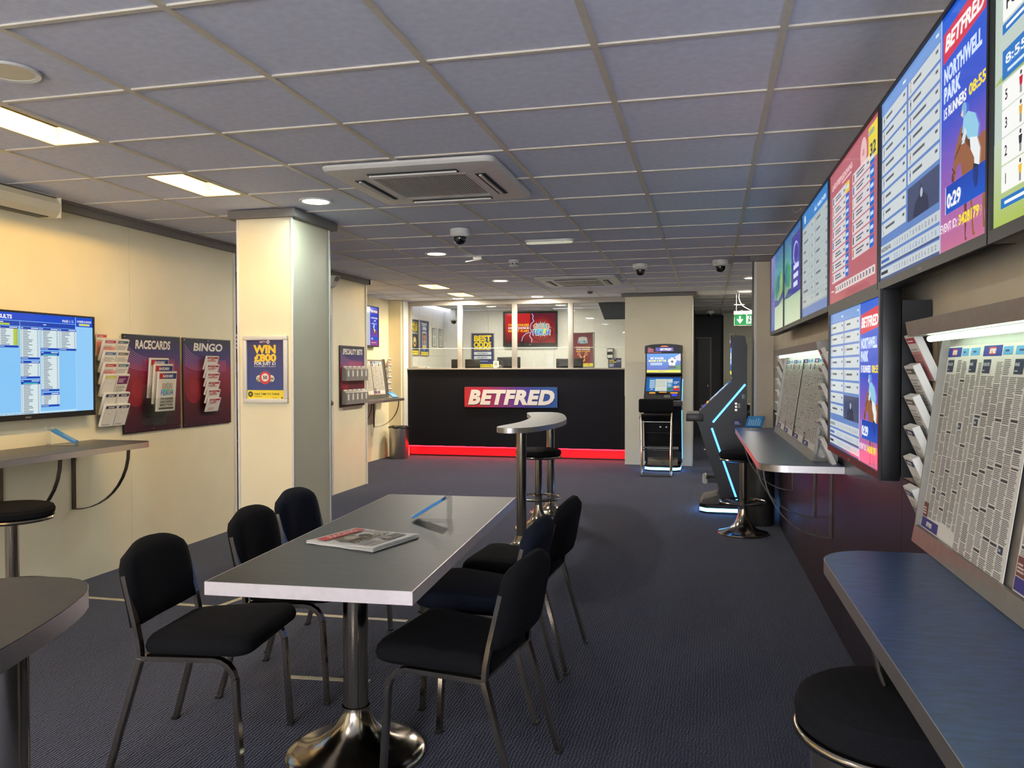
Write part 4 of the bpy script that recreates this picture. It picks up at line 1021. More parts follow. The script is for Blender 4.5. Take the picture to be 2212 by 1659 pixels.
def build_table():
    ang = math.radians(3.5)
    t = thing('table', 'long rectangular grey table with metal edge and two trumpet bases', 'table', (-1.236, 3.10, 0), ang)
    a, b = .335, .883
    MB().box(-a+.003, a-.003, -b+.003, b-.003, .7005, .7405).build('tabletop', M_TABLE, t)
    for nm, bx in (('edge_strip', (-a, a, -b, -b+.003)), ('edge_strip', (-a, a, b-.003, b)), ('edge_strip', (-a, -a+.003, -b+.003, b-.003)), ('edge_strip', (a-.003, a, -b+.003, b-.003))):
        MB().box(*bx, .699, .7402).build(nm, M_TEDGE, t)
    pedestal(t, -.03, -.40, .25, .045, .70, .16)
    pedestal(t, -.085, .735, .25, .045, .70, .16)
build_table()

def build_chair(lab, loc, rz, fab=None):
    """stacking chair facing +x"""
    t = thing('chair', lab, 'chair', loc, rz, 'black stacking chairs round the table')
    fab = fab or M_FABRIC
    W = .215
    # seat cushion: rounded trapezoid with soft edges
    def outline(k, z):
        bx, fx = -.175+k, .228-k; bw, fw = .195-k, .228-k; r = .05
        pts = []
        for (cx, cy, a0) in ((fx-r, fw-r, 0), (bx+r, bw-r, 90), (bx+r, -bw+r, 180), (fx-r, -fw+r, 270)):
            for q in range(6):
                a = math.radians(a0+q*18); pts.append((cx+r*math.cos(a), cy+r*math.sin(a), z))
        return pts
    def tilt(p): return (p[0], p[1], p[2]+.05*(p[0]+.165))
    rings = [outline(.012, .405), outline(0, .413), outline(-.004, .430), outline(0, .450), outline(.012, .466), outline(.035, .474), outline(.10, .479)]
    n = 24; v = [tilt(p) for r in rings for p in r]
    mb = MB().add(v, [(i*n+k, i*n+(k+1) % n, (i+1)*n+(k+1) % n, (i+1)*n+k) for i in range(6) for k in range(n)], 0, True)
    mb.add(v[:n], [list(range(n))[::-1]], 0, True).add(v[-n:], [list(range(n))], 0, True)
    mb.build('seat', fab, t, sharp=60)
    # backrest: curved padded board
    rows, cols = 9, 10
    def bp(u, vv, side):      # u -1..1 across, vv 0..1 up
        hw = .218*(1-.03*(1-vv)) if vv < .62 else .2155*(1-.30*((vv-.62)/.38)**3.2)
        y = u*hw
        x = -.195-.05*vv-.022*(1-u*u)
        z = .495+.285*vv-(.030*abs(u)**2.5*max(0, vv-.4)/.6)+.012*abs(u)**3*(1-vv)
        th = .026*(1-abs(u)**6)*(1-abs(2*vv-1)**8)+.010
        return (x+side*th, y, z+side*th*.2)
    v = []; f = []
    for sd in (1, -1):
        for i in range(rows+1):
            for j in range(cols+1): v.append(bp(-1+2*j/cols, i/rows, sd))
    K = (rows+1)*(cols+1)
    for i in range(rows):
        for j in range(cols):
            a = i*(cols+1)+j; f.append((a, a+1, a+cols+2, a+cols+1)); f.append((K+a, K+a+cols+1, K+a+cols+2, K+a+1))
    ring = [j for j in range(cols+1)]+[i*(cols+1)+cols for i in range(1, rows+1)]+[rows*(cols+1)+j for j in range(cols-1, -1, -1)]+[i*(cols+1) for i in range(rows-1, 0, -1)]
    for q in range(len(ring)): a, b = ring[q], ring[(q+1) % len(ring)]; f.append((a, K+a, K+b, b))
    MB().add(v, f, 0, True).build('backrest', fab, t, sharp=75)
    for s in (-1, 1):
        y = s*.205
        lg = MB().rtube([(-.285,y*1.08,0),(-.17,y,.400)], .028, .017, up=(0,1,0)).build('leg', M_CHROME, t)
        MB().box(-.296, -.274, y*1.08-.0155, y*1.08+.0155, 0, .012).build('foot_cap', M_BLACKP, lg)
        MB().rtube([(-.17,y,.40),(-.174,y,.45),(-.188,y,.52),(-.228,y,.685)], .026, .015, up=(0,1,0)).build('back_upright', M_CHROME, t)
        pts = [(-.17,y,.402),(.10,y*1.03,.408)]+[(.10+.075*math.sin(math.radians(q)), y*1.03, .333+.075*math.cos(math.radians(q))) for q in (20,40,60,80)]
        MB().rtube(pts, .017, .026, up=(0,0,1)).build('side_rail', M_CHROME, t)
        lg = MB().rtube([(.1745,y*1.03,.345),(.195,y*1.06,.0)], .028, .017, up=(0,1,0)).build('leg', M_CHROME, t)
        MB().box(.184, .206, y*1.06-.0155, y*1.06+.0155, 0, .012).build('foot_cap', M_BLACKP, lg)
        MB().box(-.24, -.22, y-.012 if s > 0 else y-.004, y+.004 if s > 0 else y+.012, .68, .69).build('upright_cap', M_BLACKP, t)
    MB().rtube([(-.155,-.2,.398),(-.155,.2,.398)], .012, .02).build('cross_bar', M_CHROME, t)
    MB().rtube([(.09,-.2,.402),(.09,.2,.402)], .012, .02).build('cross_bar', M_CHROME, t)
    return t
ch = build_chair('black chair nearest the camera on the left side of the table', (-1.76, 2.62, 0), math.radians(7))
dup(ch, (-1.755, 3.27, 0), math.radians(5), 'middle black chair on the left side of the table')
def navy_chair(lab, loc, rz):
    return build_chair(lab, loc, rz, M_FABRICB)
navy_chair('navy chair farthest along the left side of the table', (-1.835, 3.80, 0), math.radians(2))
dup(ch, (-.835, 2.69, 0), math.radians(173), 'black chair nearest the camera on the right side of the table')
navy_chair('middle navy backed chair on the right side of the table', (-.935, 3.32, 0), math.radians(178))
dup(ch, (-.90, 3.86, 0), math.radians(177), 'black chair farthest along the right side of the table')

def build_stool(lab, loc, rz=0, h=.70):
    t = thing('bar_stool', lab, 'stool', loc, rz, 'round bar stools')
    MB().lathe([(0,0),(.205,0),(.21,.006),(.207,.014),(.17,.024),(.12,.042),(.08,.075),(.055,.12),(.04,.17),(.034,.21)], 44, caps=False).build('base', M_CHROME, t)
    MB().lathe([(.032,.20),(.032,h-.10),(.05,h-.095),(.05,h-.085)], 24).build('pole', M_CHROME, t)
    R = .19; zr = .27
    MB().tube([(R*math.cos(2*math.pi*k/40), R*math.sin(2*math.pi*k/40), zr) for k in range(40)], .010, 10, True).build('foot_ring', M_CHROME, t)
    for k in range(4):
        a = k*math.pi/2+.5
        MB().tube([(.03*math.cos(a), .03*math.sin(a), zr-.02), (R*math.cos(a), R*math.sin(a), zr)], .007, 8).build('spoke', M_CHROME, t)
    MB().lathe([(0,h-.085),(.17,h-.085),(.196,h-.078),(.200,h-.070),(.196,h-.062),(.17,h-.06),(0,h-.06)], 44, caps=False).build('chrome_trim', M_CHROME, t)
    MB().lathe([(.178,h-.06),(.196,h-.05),(.200,h-.03),(.192,h-.012),(.165,h-.003),(.10,h),(0,h+.001)], 44, caps=False).build('cushion', M_FABRIC, t)
    return t
st = build_stool('black bar stool under the curved high table', (-1.44, 6.90, 0))
dup(st, (*RP(7.08, .335)[:2], 0), .3, 'black bar stool tucked under the far right shelf by the betting machine')
dup(st, (-3.50, 3.44, 0), .9, 'black bar stool at the left wall shelf, cut by the picture edge')

def build_drum_stool():
    t = thing('drum_stool', 'black padded seat on a steel drum under the near right shelf', 'stool', (.385, 1.865, 0))
    MB().lathe([(0,.0),(.165,0),(.165,.60),(.0,.60)], 44, caps=False).build('drum', M_STEEL, t)
    pts = [(.192*math.cos(2*math.pi*k/48), .192*math.sin(2*math.pi*k/48), .612) for k in range(48)]
    MB().tube(pts, .011, 12, True).build('chrome_trim', M_CHROME, t)
    MB().lathe([(0,.601),(.185,.601),(.185,.618),(0,.618)], 44, caps=False).build('seat_pan', M_BLACKM, t)
    MB().lathe([(.180,.6185),(.197,.632),(.200,.66),(.190,.685),(.165,.70),(.10,.708),(0,.71)], 48, caps=False).build('cushion', M_FABRIC, t)
build_drum_stool()

def chaikin(p, n=2):
    for _ in range(n):
        q = []
        for a, b in zip(p, p[1:]+p[:1]): q += [(.75*a[0]+.25*b[0], .75*a[1]+.25*b[1]), (.25*a[0]+.75*b[0], .25*a[1]+.75*b[1])]
        p = q
    return p
CRES = [(-1.548,5.86),(-1.535,6.0),(-1.504,6.211),(-1.49,6.438),(-1.505,6.774),(-1.541,7.06),(-1.59,7.25),(-1.65,7.45),(-1.715,7.65),(-1.735,7.79),(-1.70,7.86),(-1.619,7.895),(-1.508,7.90),(-1.419,7.80),(-1.32,7.516),(-1.215,7.036),(-1.165,6.725),(-1.161,6.396),(-1.189,6.152),(-1.242,5.92),(-1.303,5.775),(-1.40,5.71),(-1.50,5.73)]
def curved_table(lab, loc, rz, poly, poles, m):
    t = thing('curved_high_table', lab, 'table', loc, rz, 'curved high tables')
    MB().prism(poly, .924, .961, smooth=True).build('edge_band', M_EDGE, t)
    # laminate top laid just above the edge band
    cx = sum(p[0] for p in poly)/len(poly); cy = sum(p[1] for p in poly)/len(poly)
    inner = [(p[0]*.997+cx*.003, p[1]*.9985+cy*.0015) for p in poly]
    MB().prism(inner, .9612, .9622).build('tabletop', m, t)
    for x, y in poles:
        MB().lathe([(0,0),(.20,0),(.205,.006),(.20,.014),(.15,.022),(.10,.04),(.06,.075),(.042,.12)], 44, (x,y,0), caps=False).build('base', M_CHROME, t)
        MB().lathe([(.038,.10),(.038,.912),(.08,.913),(.08,.9235)], 28, (x,y,0)).build('pole', M_CHROME, t)
    return t
O = (-1.45, 6.8)
ct = curved_table('curved high table with steel edge standing before the counter', (O[0], O[1], 0), 0, chaikin([(p[0]-O[0], p[1]-O[1]) for p in CRES]), [(-1.39-O[0], 6.02-O[1]), (-1.48-O[0], 7.665-O[1])], M_TABLE)
dup(ct, (O[0]+.25, O[1]-6.475, 0), 0, 'curved high table cut by the left edge of the picture')

# ------------------------------------------------------------------ slip holders, newspaper, floor tape
def slip_holder(lab, loc, rz, w=.11, d=.15, h=.10, n=7):
    """acrylic wedge: slips lie on the slope that rises towards +x, back plate upright"""
    t = thing('slip_holder', lab, 'slip holder', loc, rz, 'acrylic slip holders')
    MB().box(-d/2, d/2, -w/2, w/2, 0, .003).build('base_plate', M_ACRYLIC, t)
    MB().box(d/2-.003, d/2, -w/2, w/2, .003, h+.02).build('back_plate', M_ACRYLIC, t)
    a = math.atan2(h, d); M = Matrix.Translation((-d/2, 0, .004)) @ Matrix.Rotation(-a, 4, 'Y'); L = math.hypot(d, h)
    MB().box(0, L-.008, -w/2, w/2, 0, .003, M=M).build('sloping_plate', M_ACRYLIC, t)
    MB().box(0, .003, -w/2, w/2, .003, .018, M=M).build('front_lip', M_ACRYLIC, t)
    k = thing('slip_stack', 'blue betting slips lying in the '+lab.replace('clear acrylic ', ''), 'betting slips', loc, rz, 'stacks of blue betting slips')
    mb = MB(); rng = random.Random(lab)
    for q in range(n): o = rng.uniform(-.004, .004); mb.box(.006, L-.02-rng.uniform(0, .012), -w/2+.008+o, w/2-.008+o, .0035+q*.0016, .0048+q*.0016, M=M)
    mb.build('slips', M_SLIP, k)
    c = Canvas(L-.035, w-.02); c.greek(.01, .01, (L-.05)*.8, w-.04, 6, (150,200,235), 1); c.rect(.0, 0, .006, w-.02, (30,90,160), 1)
    c.build('print', M_PAPER, k, M @ Matrix.Translation((.010, -w/2+.010, .0052+(n-1)*.0016)))
slip_holder('clear acrylic slip holder on the long grey table', (-1.165, 3.325, .741), math.radians(5), .10, .155, .095)
slip_holder('clear acrylic slip holder on the left wall shelf', (-3.90, 4.22, .925), math.radians(210), .11, .16, .10)
slip_holder('clear acrylic slip holder at the far end of the right shelf', (*RP(6.93, .25)[:2], .90), math.radians(75), .14, .15, .10)
slip_holder('clear acrylic slip holder on the alcove shelf', (-4.62, 11.38, .95), math.radians(160), .14, .14, .09)

def build_newspaper():
    t = thing('newspaper', 'folded newspaper lying on the long grey table', 'newspaper', (-1.285, 2.868, .741), math.radians(-15))
    w, h = .315, .285
    mb = MB(); rng = random.Random(4)
    nx, ny = 10, 6
    for k in range(5):
        z = .001+k*.0018
        e = .004*(k % 2)
        v = []; f = []
        for i in range(nx+1):
            for j in range(ny+1):
                x = -w/2+w*i/nx+e*(1 if i == nx else 0); y = -h/2+h*j/ny
                wob = .0012*math.sin(i*1.7+k)+(.004*math.sin(i*.9+1) if j == 0 and k > 2 else 0)
                v.append((x, y, z+max(0, wob)+(.006*(i/nx)**4*(k/4)))); 
        m = (nx+1)*(ny+1); v += [(p[0], p[1], p[2]-.0012) for p in v]
        for i in range(nx):
            for j in range(ny):
                a = i*(ny+1)+j; f += [(a, a+ny+1, a+ny+2, a+1), (m+a, m+a+1, m+a+ny+2, m+a+ny+1)]
        ring = [j for j in range(ny+1)]+[i*(ny+1)+ny for i in range(1, nx+1)]+[nx*(ny+1)+j for j in range(ny-1, -1, -1)]+[i*(ny+1) for i in range(nx-1, 0, -1)]
        for q in range(len(ring)): a, b = ring[q], ring[(q+1) % len(ring)]; f.append((a, b, m+b, m+a))
        mb.add(v, f, 0, True)
    mb.build('folded_sheets', M_WHITEPAP, t)
    c = Canvas(h-.02, w-.035)       # masthead on the left as seen by the camera
    W, H = c.w, c.h
    c.rect(.01, H-.062, W-.03, .05, (206,70,60), 1); c.text('RACING', W*.5, H-.05, .036, (235,190,180), 2, 'C', fit=W*.62)
    c.rect(W*.12, H*.42, W*.62, H*.30, (120,112,96), 1); c.disc(W*.35, H*.58, .03, (180,168,150), 2); c.rect(W*.5, H*.46, .06, .06, (206,200,190), 2); c.disc(W*.58, H*.53, .025, (70,66,60), 3); c.rect(W*.14, H*.43, W*.3, .02, (80,70,62), 2)
    c.text('RACING POST', W*.5, H*.30, .036, (60,56,52), 2, 'C', fit=W*.85); c.greek(W*.05, H*.10, W*.4, H*.16, 7, (110,108,104), 1); c.rect(W*.5, H*.06, W*.42, H*.20, (110,106,100), 1); c.disc(W*.62, H*.18, .018, (170,160,150), 2); c.greek(W*.05, H*.02, W*.85, H*.05, 2, (90,86,84), 1)
    c.rect(W*.10, H*.38, W*.7, .006, (226,196,70), 1); c.greek(W*.78, H*.44, W*.18, H*.28, 12, (120,118,112), 1)
    c.build('front_page', M_PAPER, t, Matrix.Translation((w/2-.018, -h/2+.01, .0142)) @ Matrix.Rotation(math.pi/2, 4, 'Z'))
build_newspaper()

def build_tape():
    m = mat('pale_floor_tape', (178,172,150), .6, noise=.15, nscale=30)
    for k, (x0, y0, x1, y1, lab) in enumerate(((-3.75, 4.17, -2.79, 4.18, 'pale floor tape strip running from the left wall to the chairs'), (-2.80, 4.18, -2.70, 4.72, 'pale floor tape strip running back towards the cream column'),
                                               (-2.68, 4.16, -1.62, 4.19, 'pale floor tape strip lying behind the chairs and table base'), (-1.86, 3.30, -1.47, 3.34, 'short faded floor tape strip under the long table'))):
        t = thing('floor_tape', lab, 'floor tape', (x0, y0, 0), math.atan2(y1-y0, x1-x0), 'pale tape strips on the carpet')
        L = math.hypot(x1-x0, y1-y0); n = 14; rng = random.Random(k)
        top = [(L*i/n, .018+rng.uniform(-.002, .002)) for i in range(n+1)]; bot = [(L*i/n, -.018+rng.uniform(-.002, .002)) for i in range(n+1)]
        MB().prism(bot+top[::-1], .0005, .002).build('strip', m, t)
build_tape()

def build_bin(lab, loc, r, h, m):
    t = thing('waste_bin', lab, 'bin', loc, 0, 'round waste bins')
    MB().lathe([(0,.004),(r*.94,0),(r*.96,.01),(r,h),(r-.006,h),(r*.93,.02),(0,.02)], 36, caps=False).build('drum', m, t)
    pts = []
    rng = random.Random(lab)
    for k in range(40): a = 2*math.pi*k/40; pts.append(((r+.004)*math.cos(a), (r+.004)*math.sin(a), h-.012+rng.uniform(-.01, .008)))
    MB().tube(pts, .012, 8, True).build('bin_liner', M_BLACKP, t)
    MB().lathe([(r-.01,h-.01),(r*.7,h-.12),(0,h-.2)], 30, caps=False).build('liner_inside', M_BLACKP, t)
build_bin('steel waste bin with black liner beside the counter', (-4.68, 11.80, 0), .15, .50, M_STEEL)
build_bin('dark waste bin with black liner under the far right shelf', (*RP(7.55, .17)[:2], 0), .135, .60, mat('dark_steel_bin', (70,68,66), .4, .6, noise=.08))

# ------------------------------------------------------------------ wall shelves on brackets
def wall_shelf(lab, loc, rz, s0, s1, dep, z, m, brackets, r=.06, round0=True, round1=True, bh=.40):
    """local: +x out of the wall, y along it"""
    t = thing('wall_shelf', lab, 'shelf', loc, rz, 'laminate wall shelves')
    a = arc(dep-r, s0+r, r, -90, 0, 8) if round0 else [(dep, s0)]
    b = arc(dep-r, s1-r, r, 0, 90, 8) if round1 else [(dep, s1)]
    poly = [(0.001, s0)]+a+b+[(0.001, s1)]
    MB().prism(poly, z-.036, z-.0012, smooth=True).build('edge_band', M_EDGE, t)
    inner = [(p[0]-.0015 if p[0] > .01 else p[0], min(max(p[1], s0+.0015), s1-.0015)) for p in poly]
    MB().prism(inner, z-.0011, z).build('shelf_top', m, t)
    zt = z-.037
    for y in brackets:
        MB().box(.001, .012, y-.014, y+.014, zt-bh, zt).build('bracket_strip', M_BRACKET, t)
        pts = [(.012+.86*dep*math.sin(math.radians(q)), y, zt-bh*math.cos(math.radians(q))+.0) for q in range(0, 91, 9)]
        MB().rtube(pts, .006, .026, up=(0,0,1)).build('curved_bracket', M_BRACKET, t)
        MB().box(.012, .86*dep, y-.012, y+.012, zt-.005, zt).build('top_strip', M_BRACKET, t)
    return t
wall_shelf('grey laminate shelf on curved brackets along the left wall', (-4.02, 0, 0), 0, .6, 4.62, .48, .925, M_SHELFG, (4.43, 3.87, 2.6, 1.3), .10)
wall_shelf('dark shelf on curved brackets in the alcove beside the counter', (-4.93, 0, 0), 0, 9.6, 11.52, .46, .95, M_SHELFG, (11.40, 10.4), .03)
def rshelf(lab, s0, s1, br, **k):
    # right wall: local +x must point into the room, so the shelf frame is turned by half a circle
    x, y, _ = RP(0, 0)
    return wall_shelf(lab, (x, y, 0), RTH+math.pi, -s1, -s0, .41, .90, M_SHELF, [-b for b in br], .14, **k)
rshelf('blue slate shelf in front of the near newspaper board on the right', -1.5, 2.37, (1.9, .6), bh=.40)
rshelf('blue slate shelf under the far newspaper board on the right', 4.34, 7.05, (4.72, 5.35, 6.5), bh=.40)

# ================================================================== betting machines
def build_machine(lab, loc, rz):
    """local: back at x=0, user side +x, y across"""
    t = thing('betting_machine', lab, 'betting machine', loc, rz, 'betting machines')
    XZ = Matrix(((1,0,0,0),(0,0,1,0),(0,1,0,0),(0,0,0,1)))      # profile (x,z) extruded along y
    side = [(0,.09),(0,1.60),(.02,1.70),(.12,1.71),(.136,1.67),(.136,1.325),(.115,1.29),(.125,1.283),(.437,.978),(.437,.93),(.48,.90),(.45,.865),(.352,.53),(.255,.25),(.25,.12),(.10,.09)]
    W = .25
    sides = {}
    for s in (-1, 1):
        y0, y1 = (W-.02, W) if s > 0 else (-W, -W+.02)
        sides[s] = MB().prism(side, y0, y1, M=XZ).build('side_panel', M_BLACKP, t)
    core = [(.012,.09),(.012,1.58),(.10,1.66),(.118,1.62),(.118,1.33),(.095,1.28),(.10,1.262),(.415,.958),(.415,.90),(.43,.868),(.335,.53),(.24,.26),(.235,.12),(.10,.09)]
    MB().prism(core, -W+.021, W-.021, M=XZ).build('cabinet_body', M_BLACKM, t)
    # topper with rounded crown
    pts = [(-W-.008,1.60)]+[(W*math.sin(math.radians(a))*1.03, 1.60+.13*(.72+.28*math.cos(math.radians(a)))) for a in range(-90, 91, 15)]+[(W+.008,1.60)]
    YZ = Matrix(((0,0,1,0),(1,0,0,0),(0,1,0,0),(0,0,0,1)))
    tp = MB().prism(pts, .1365, .150, M=YZ).build('topper', M_BLACKP, t)
    c = Canvas(.48, .10); c.rect(.13, .025, .24, .05, (40,40,160), 1, (90,40,150), False); betfred_logo(c, .19, .036, .15, .028, WHITE, 3); c.poly([(.02,.02),(.09,.0),(.11,.05),(.03,.08)], (150,20,50), 1); c.rect(.02, .004, .19, .008, (170,30,60), 1); c.poly([(.19,.085),(.22,.10),(.28,.10),(.31,.085)], (230,120,40), 1)
    c.build('topper_sign', M_SCREEN, tp, Matrix(((0,0,1,.1505),(1,0,0,-.24),(0,1,0,1.605),(0,0,0,1))))
    # upper screen
    ub = MB().box(.1365, .142, -W+.005, W-.005, 1.318, 1.615).build('upper_bezel', M_BLACKP, t)
    c = Canvas(.46, .262, (28,84,190)); c.rect(0, .03, .46, .23, (20,60,170), 1, (60,140,220))
    c.poly([(.30,.03),(.46,.03),(.46,.11),(.33,.09)], (60,120,50), 2); c.poly([(.38,.22),(.46,.26),(.46,.16),(.40,.17)], (210,205,225), 2)
    c.text('BET BUILDER', .14, .185, .036, WHITE, 2, 'C', fit=.18, layer=4); c.text('BIGGER & BETTER', .145, .15, .036, (250,240,120), 2, 'C', fit=.24, layer=4); c.greek(.05, .10, .18, .036, 2, (220,228,245), 4, ragged=.15)
    c.disc(.345, .15, .058, (236,238,240), 5); c.poly([(.345+.02*math.cos(k*1.2566+.3), .15+.02*math.sin(k*1.2566+.3)) for k in range(5)], (40,40,60), 6)
    for k in range(5): a = k*1.2566+.9; c.poly([(.345+.058*math.cos(a-.2), .15+.058*math.sin(a-.2)), (.345+.058*math.cos(a+.2), .15+.058*math.sin(a+.2)), (.345+.04*math.cos(a), .15+.04*math.sin(a))], (40,40,60), 6)
    c.disc(.345, .07, .06, (16,34,60), 3, .018); c.rect(0, 0, .46, .034, (238,222,20), 3); c.greek(.15, .012, .14, .01, 1, (90,84,30), 5)
    c.build('upper_screen', M_SCREEN, ub, Matrix(((0,0,1,.1425),(1,0,0,-.23),(0,1,0,1.335),(0,0,0,1))))
    # sloping touch screen on the console
    a = math.atan2(.978-1.283, .437-.125); d = Vector((math.cos(a), 0, math.sin(a))); n = Vector((-math.sin(a), 0, math.cos(a)))
    o = Vector((.125, 0, 1.283))+n*.004
    def slope(u, v=0.): p = o+d*u+n*v; return p
    L = .435
    def plate(u0, u1, y0, y1, v0, v1, nm, m, par=None):
        vs = [slope(u, v)+Vector((0, y, 0)) for v in (v0, v1) for (u, y) in ((u0,y0),(u1,y0),(u1,y1),(u0,y1))]
        return MB().add(vs, [(3,2,1,0),(4,5,6,7),(0,1,5,4),(1,2,6,5),(2,3,7,6),(3,0,4,7)]).build(nm, m, par or t)
    deck = plate(.01, L-.0, -W+.008, W-.008, -.018, .002, 'console_deck', mat('console_grey', (58,56,56), .4, noise=.05))
    w, h = .46, .27
    c = Canvas(w, h, (60,130,186)); c.rect(0, h*.90, w, h*.10, (30,80,150), 1); c.rect(0, 0, w*.09, h*.9, (30,96,168), 1); c.rect(w*.78, 0, w*.22, h*.9, (34,92,164), 1)
    for k in range(5): c.rect(w*.10, h*(.72-k*.12), w*.15, h*.06, (206,214,214), 2)
    c.rect(w*.10, h*.02, w*.15, h*.2, (40,100,170), 3); c.disc(w*.17, h*.11, h*.07, (180,210,225), 4, None, 20, 0, 180)
    c.rect(w*.27, h*.02, w*.34, h*.84, (200,206,196), 2); c.greek(w*.28, h*.3, w*.32, h*.5, 6, (150,156,150), 3, .2); c.rect(w*.62, h*.6, w*.15, h*.26, (190,204,204), 2); c.rect(w*.62, h*.05, w*.15, h*.22, (60,120,90), 2); c.greek(w*.63, h*.3, w*.13, h*.25, 5, (190,205,215), 3)
    c.text('CHEEKY', w*.80, h*.62, h*.09, WHITE, 2, fit=w*.16); c.greek(w*.80, h*.52, w*.16, h*.05, 1, (220,226,240), 3); c.disc(w*.85, h*.3, h*.09, (226,190,160), 3); c.disc(w*.93, h*.32, h*.08, (210,170,90), 3); c.rect(w*.80, h*.05, w*.17, h*.16, (200,40,50), 3)
    Mx = Matrix(((0,-d.x,n.x,0),(1,0,0,0),(0,-d.z,n.z,0),(0,0,0,1))); p = slope(.025+h, .0032)+Vector((0,-w/2,0)); Mx.translation = p
    c.build('touch_screen', M_SCREEN, deck, Mx)
    for (u0, u1, y0, y1, nm, m) in ((.325, .36, -.09, .09, 'note_slot', M_BLACKP), (.32, .335, -.18, -.10, 'slot_light', emit('amber_slot_light', (255,170,60), .8)), (.31, .32, -.05, .05, 'slot_light', emit('amber_slot_light', (255,170,60), .8)), (.32, .333, .10, .20, 'slot_light', emit('amber_slot_light', (255,170,60), .8)), (.35, .385, .12, .19, 'coin_display', emit('blue_display', (40,60,230), .8))):
        plate(u0, u1, y0, y1, .002, .008, nm, m, deck)
    MB().box(.40, .425, .02, .10, .985, 1.035).build('receipt_slot', M_GREYP, t)
    MB().rbox(.40, .563, -W-.012, W+.012, .886, .957, .006).build('ledge', mat('console_grey', (58,56,56), .4), t)
    MB().box(.437, .558, -W+.01, W-.01, .957, .961).build('ledge_top', M_GREYP, t)
    MB().box(.335, .352, -W+.03, W-.03, .515, .52).build('door_gap', M_BLACKP, t)
    for y in (-.03, .05): 
        MB().cyl((.365,y,.60), (.395,y,.60), .012, n=14).build('door_lock', M_CHROME, t)
    MB().tube([(.385,-.21,.31),(.385,.21,.31)], .026, 16).build('foot_rail', M_SATIN, t)
    for y in (-.16, .16): MB().box(.24, .38, y-.015, y+.015, .29, .325).build('rail_arm', M_BLACKM, t)
    # plinth with light strip
    pl = [(.08,-.24),(.37,-.24),(.437,-.17),(.437,.17),(.37,.24),(.08,.24)]
    pli = MB().prism(pl, .055, .088).build('plinth', M_BLACKP, t)
    pl2 = [(p[0]-.004 if p[0] > .1 else p[0], p[1]*.985) for p in pl]
    MB().prism(pl2, .0, .020).build('plinth_foot', M_BLACKM, pli)
    MB().prism([(p[0]-.002 if p[0] > .1 else p[0], p[1]*.992) for p in pl], .0205, .0545).build('plinth_light', M_LEDBW, pli)
    MB().add([(.255,-.2,.089),(.425,-.2,.089),(.425,.2,.089),(.255,.2,.089),(.255,-.2,.175),(.40,-.2,.135),(.40,.2,.135),(.255,.2,.175)], [(0,3,2,1),(4,5,6,7),(0,1,5,4),(1,2,6,5),(2,3,7,6),(3,0,4,7)]).build('foot_plate', mat('grey_foot_plate', (96,92,86), .7, noise=.1), t)
    # light strips on both sides
    for s in (-1, 1):
        y = s*(W+.003)
        for p0, p1 in (((.017,1.242),(.312,.88)), ((.322,.824),(.088,.146))):
            MB().rtube([(p0[0],y,p0[1]),(p1[0],y,p1[1])], .017, .005, up=(-(p1[1]-p0[1]),0,(p1[0]-p0[0]))).build('side_light', M_LEDB, sides[s])
    y = W
    for x, z, r in ((.10,1.06,.011), (.10,1.03,.010), (.10,1.0,.012)): MB().cyl((x,y,z), (x,y+.008,z), r, n=14).build('side_button', M_CHROME, sides[1])
    for x0, z0, w_, h_, col in ((.062,1.02,.022,.04,(200,204,196)), (.02,1.105,.028,.045,(110,150,140)), (.05,.85,.07,.055,(60,66,130))):
        c = Canvas(w_, h_, col); c.greek(w_*.1, h_*.2, w_*.8, h_*.6, 3, (30,30,50) if col[0] > 150 else (200,200,210), 1)
        c.build('sticker', M_PAPER, sides[1], Matrix(((-1,0,0,x0+w_),(0,0,1,W+.001),(0,1,0,z0),(0,0,0,1))))
    MB().lathe([(0,-.03),(.07,-.03),(.075,-.02),(.075,.0),(0,0)], 20, caps=False, M=Matrix.Translation((-.001,.12,.98)) @ Matrix.Rotation(-math.pi/2, 4, 'Y') @ Matrix.Translation((0,0,.03))).build('rear_fan', M_BLACKM, t)
    return t
m1 = build_machine('betting machine facing the room against the right column', (-.605, 11.50, 0), -math.pi/2)
dup(m1, (.352, 8.195, 0), math.pi, 'betting machine seen side-on with blue light strips at the wall end')

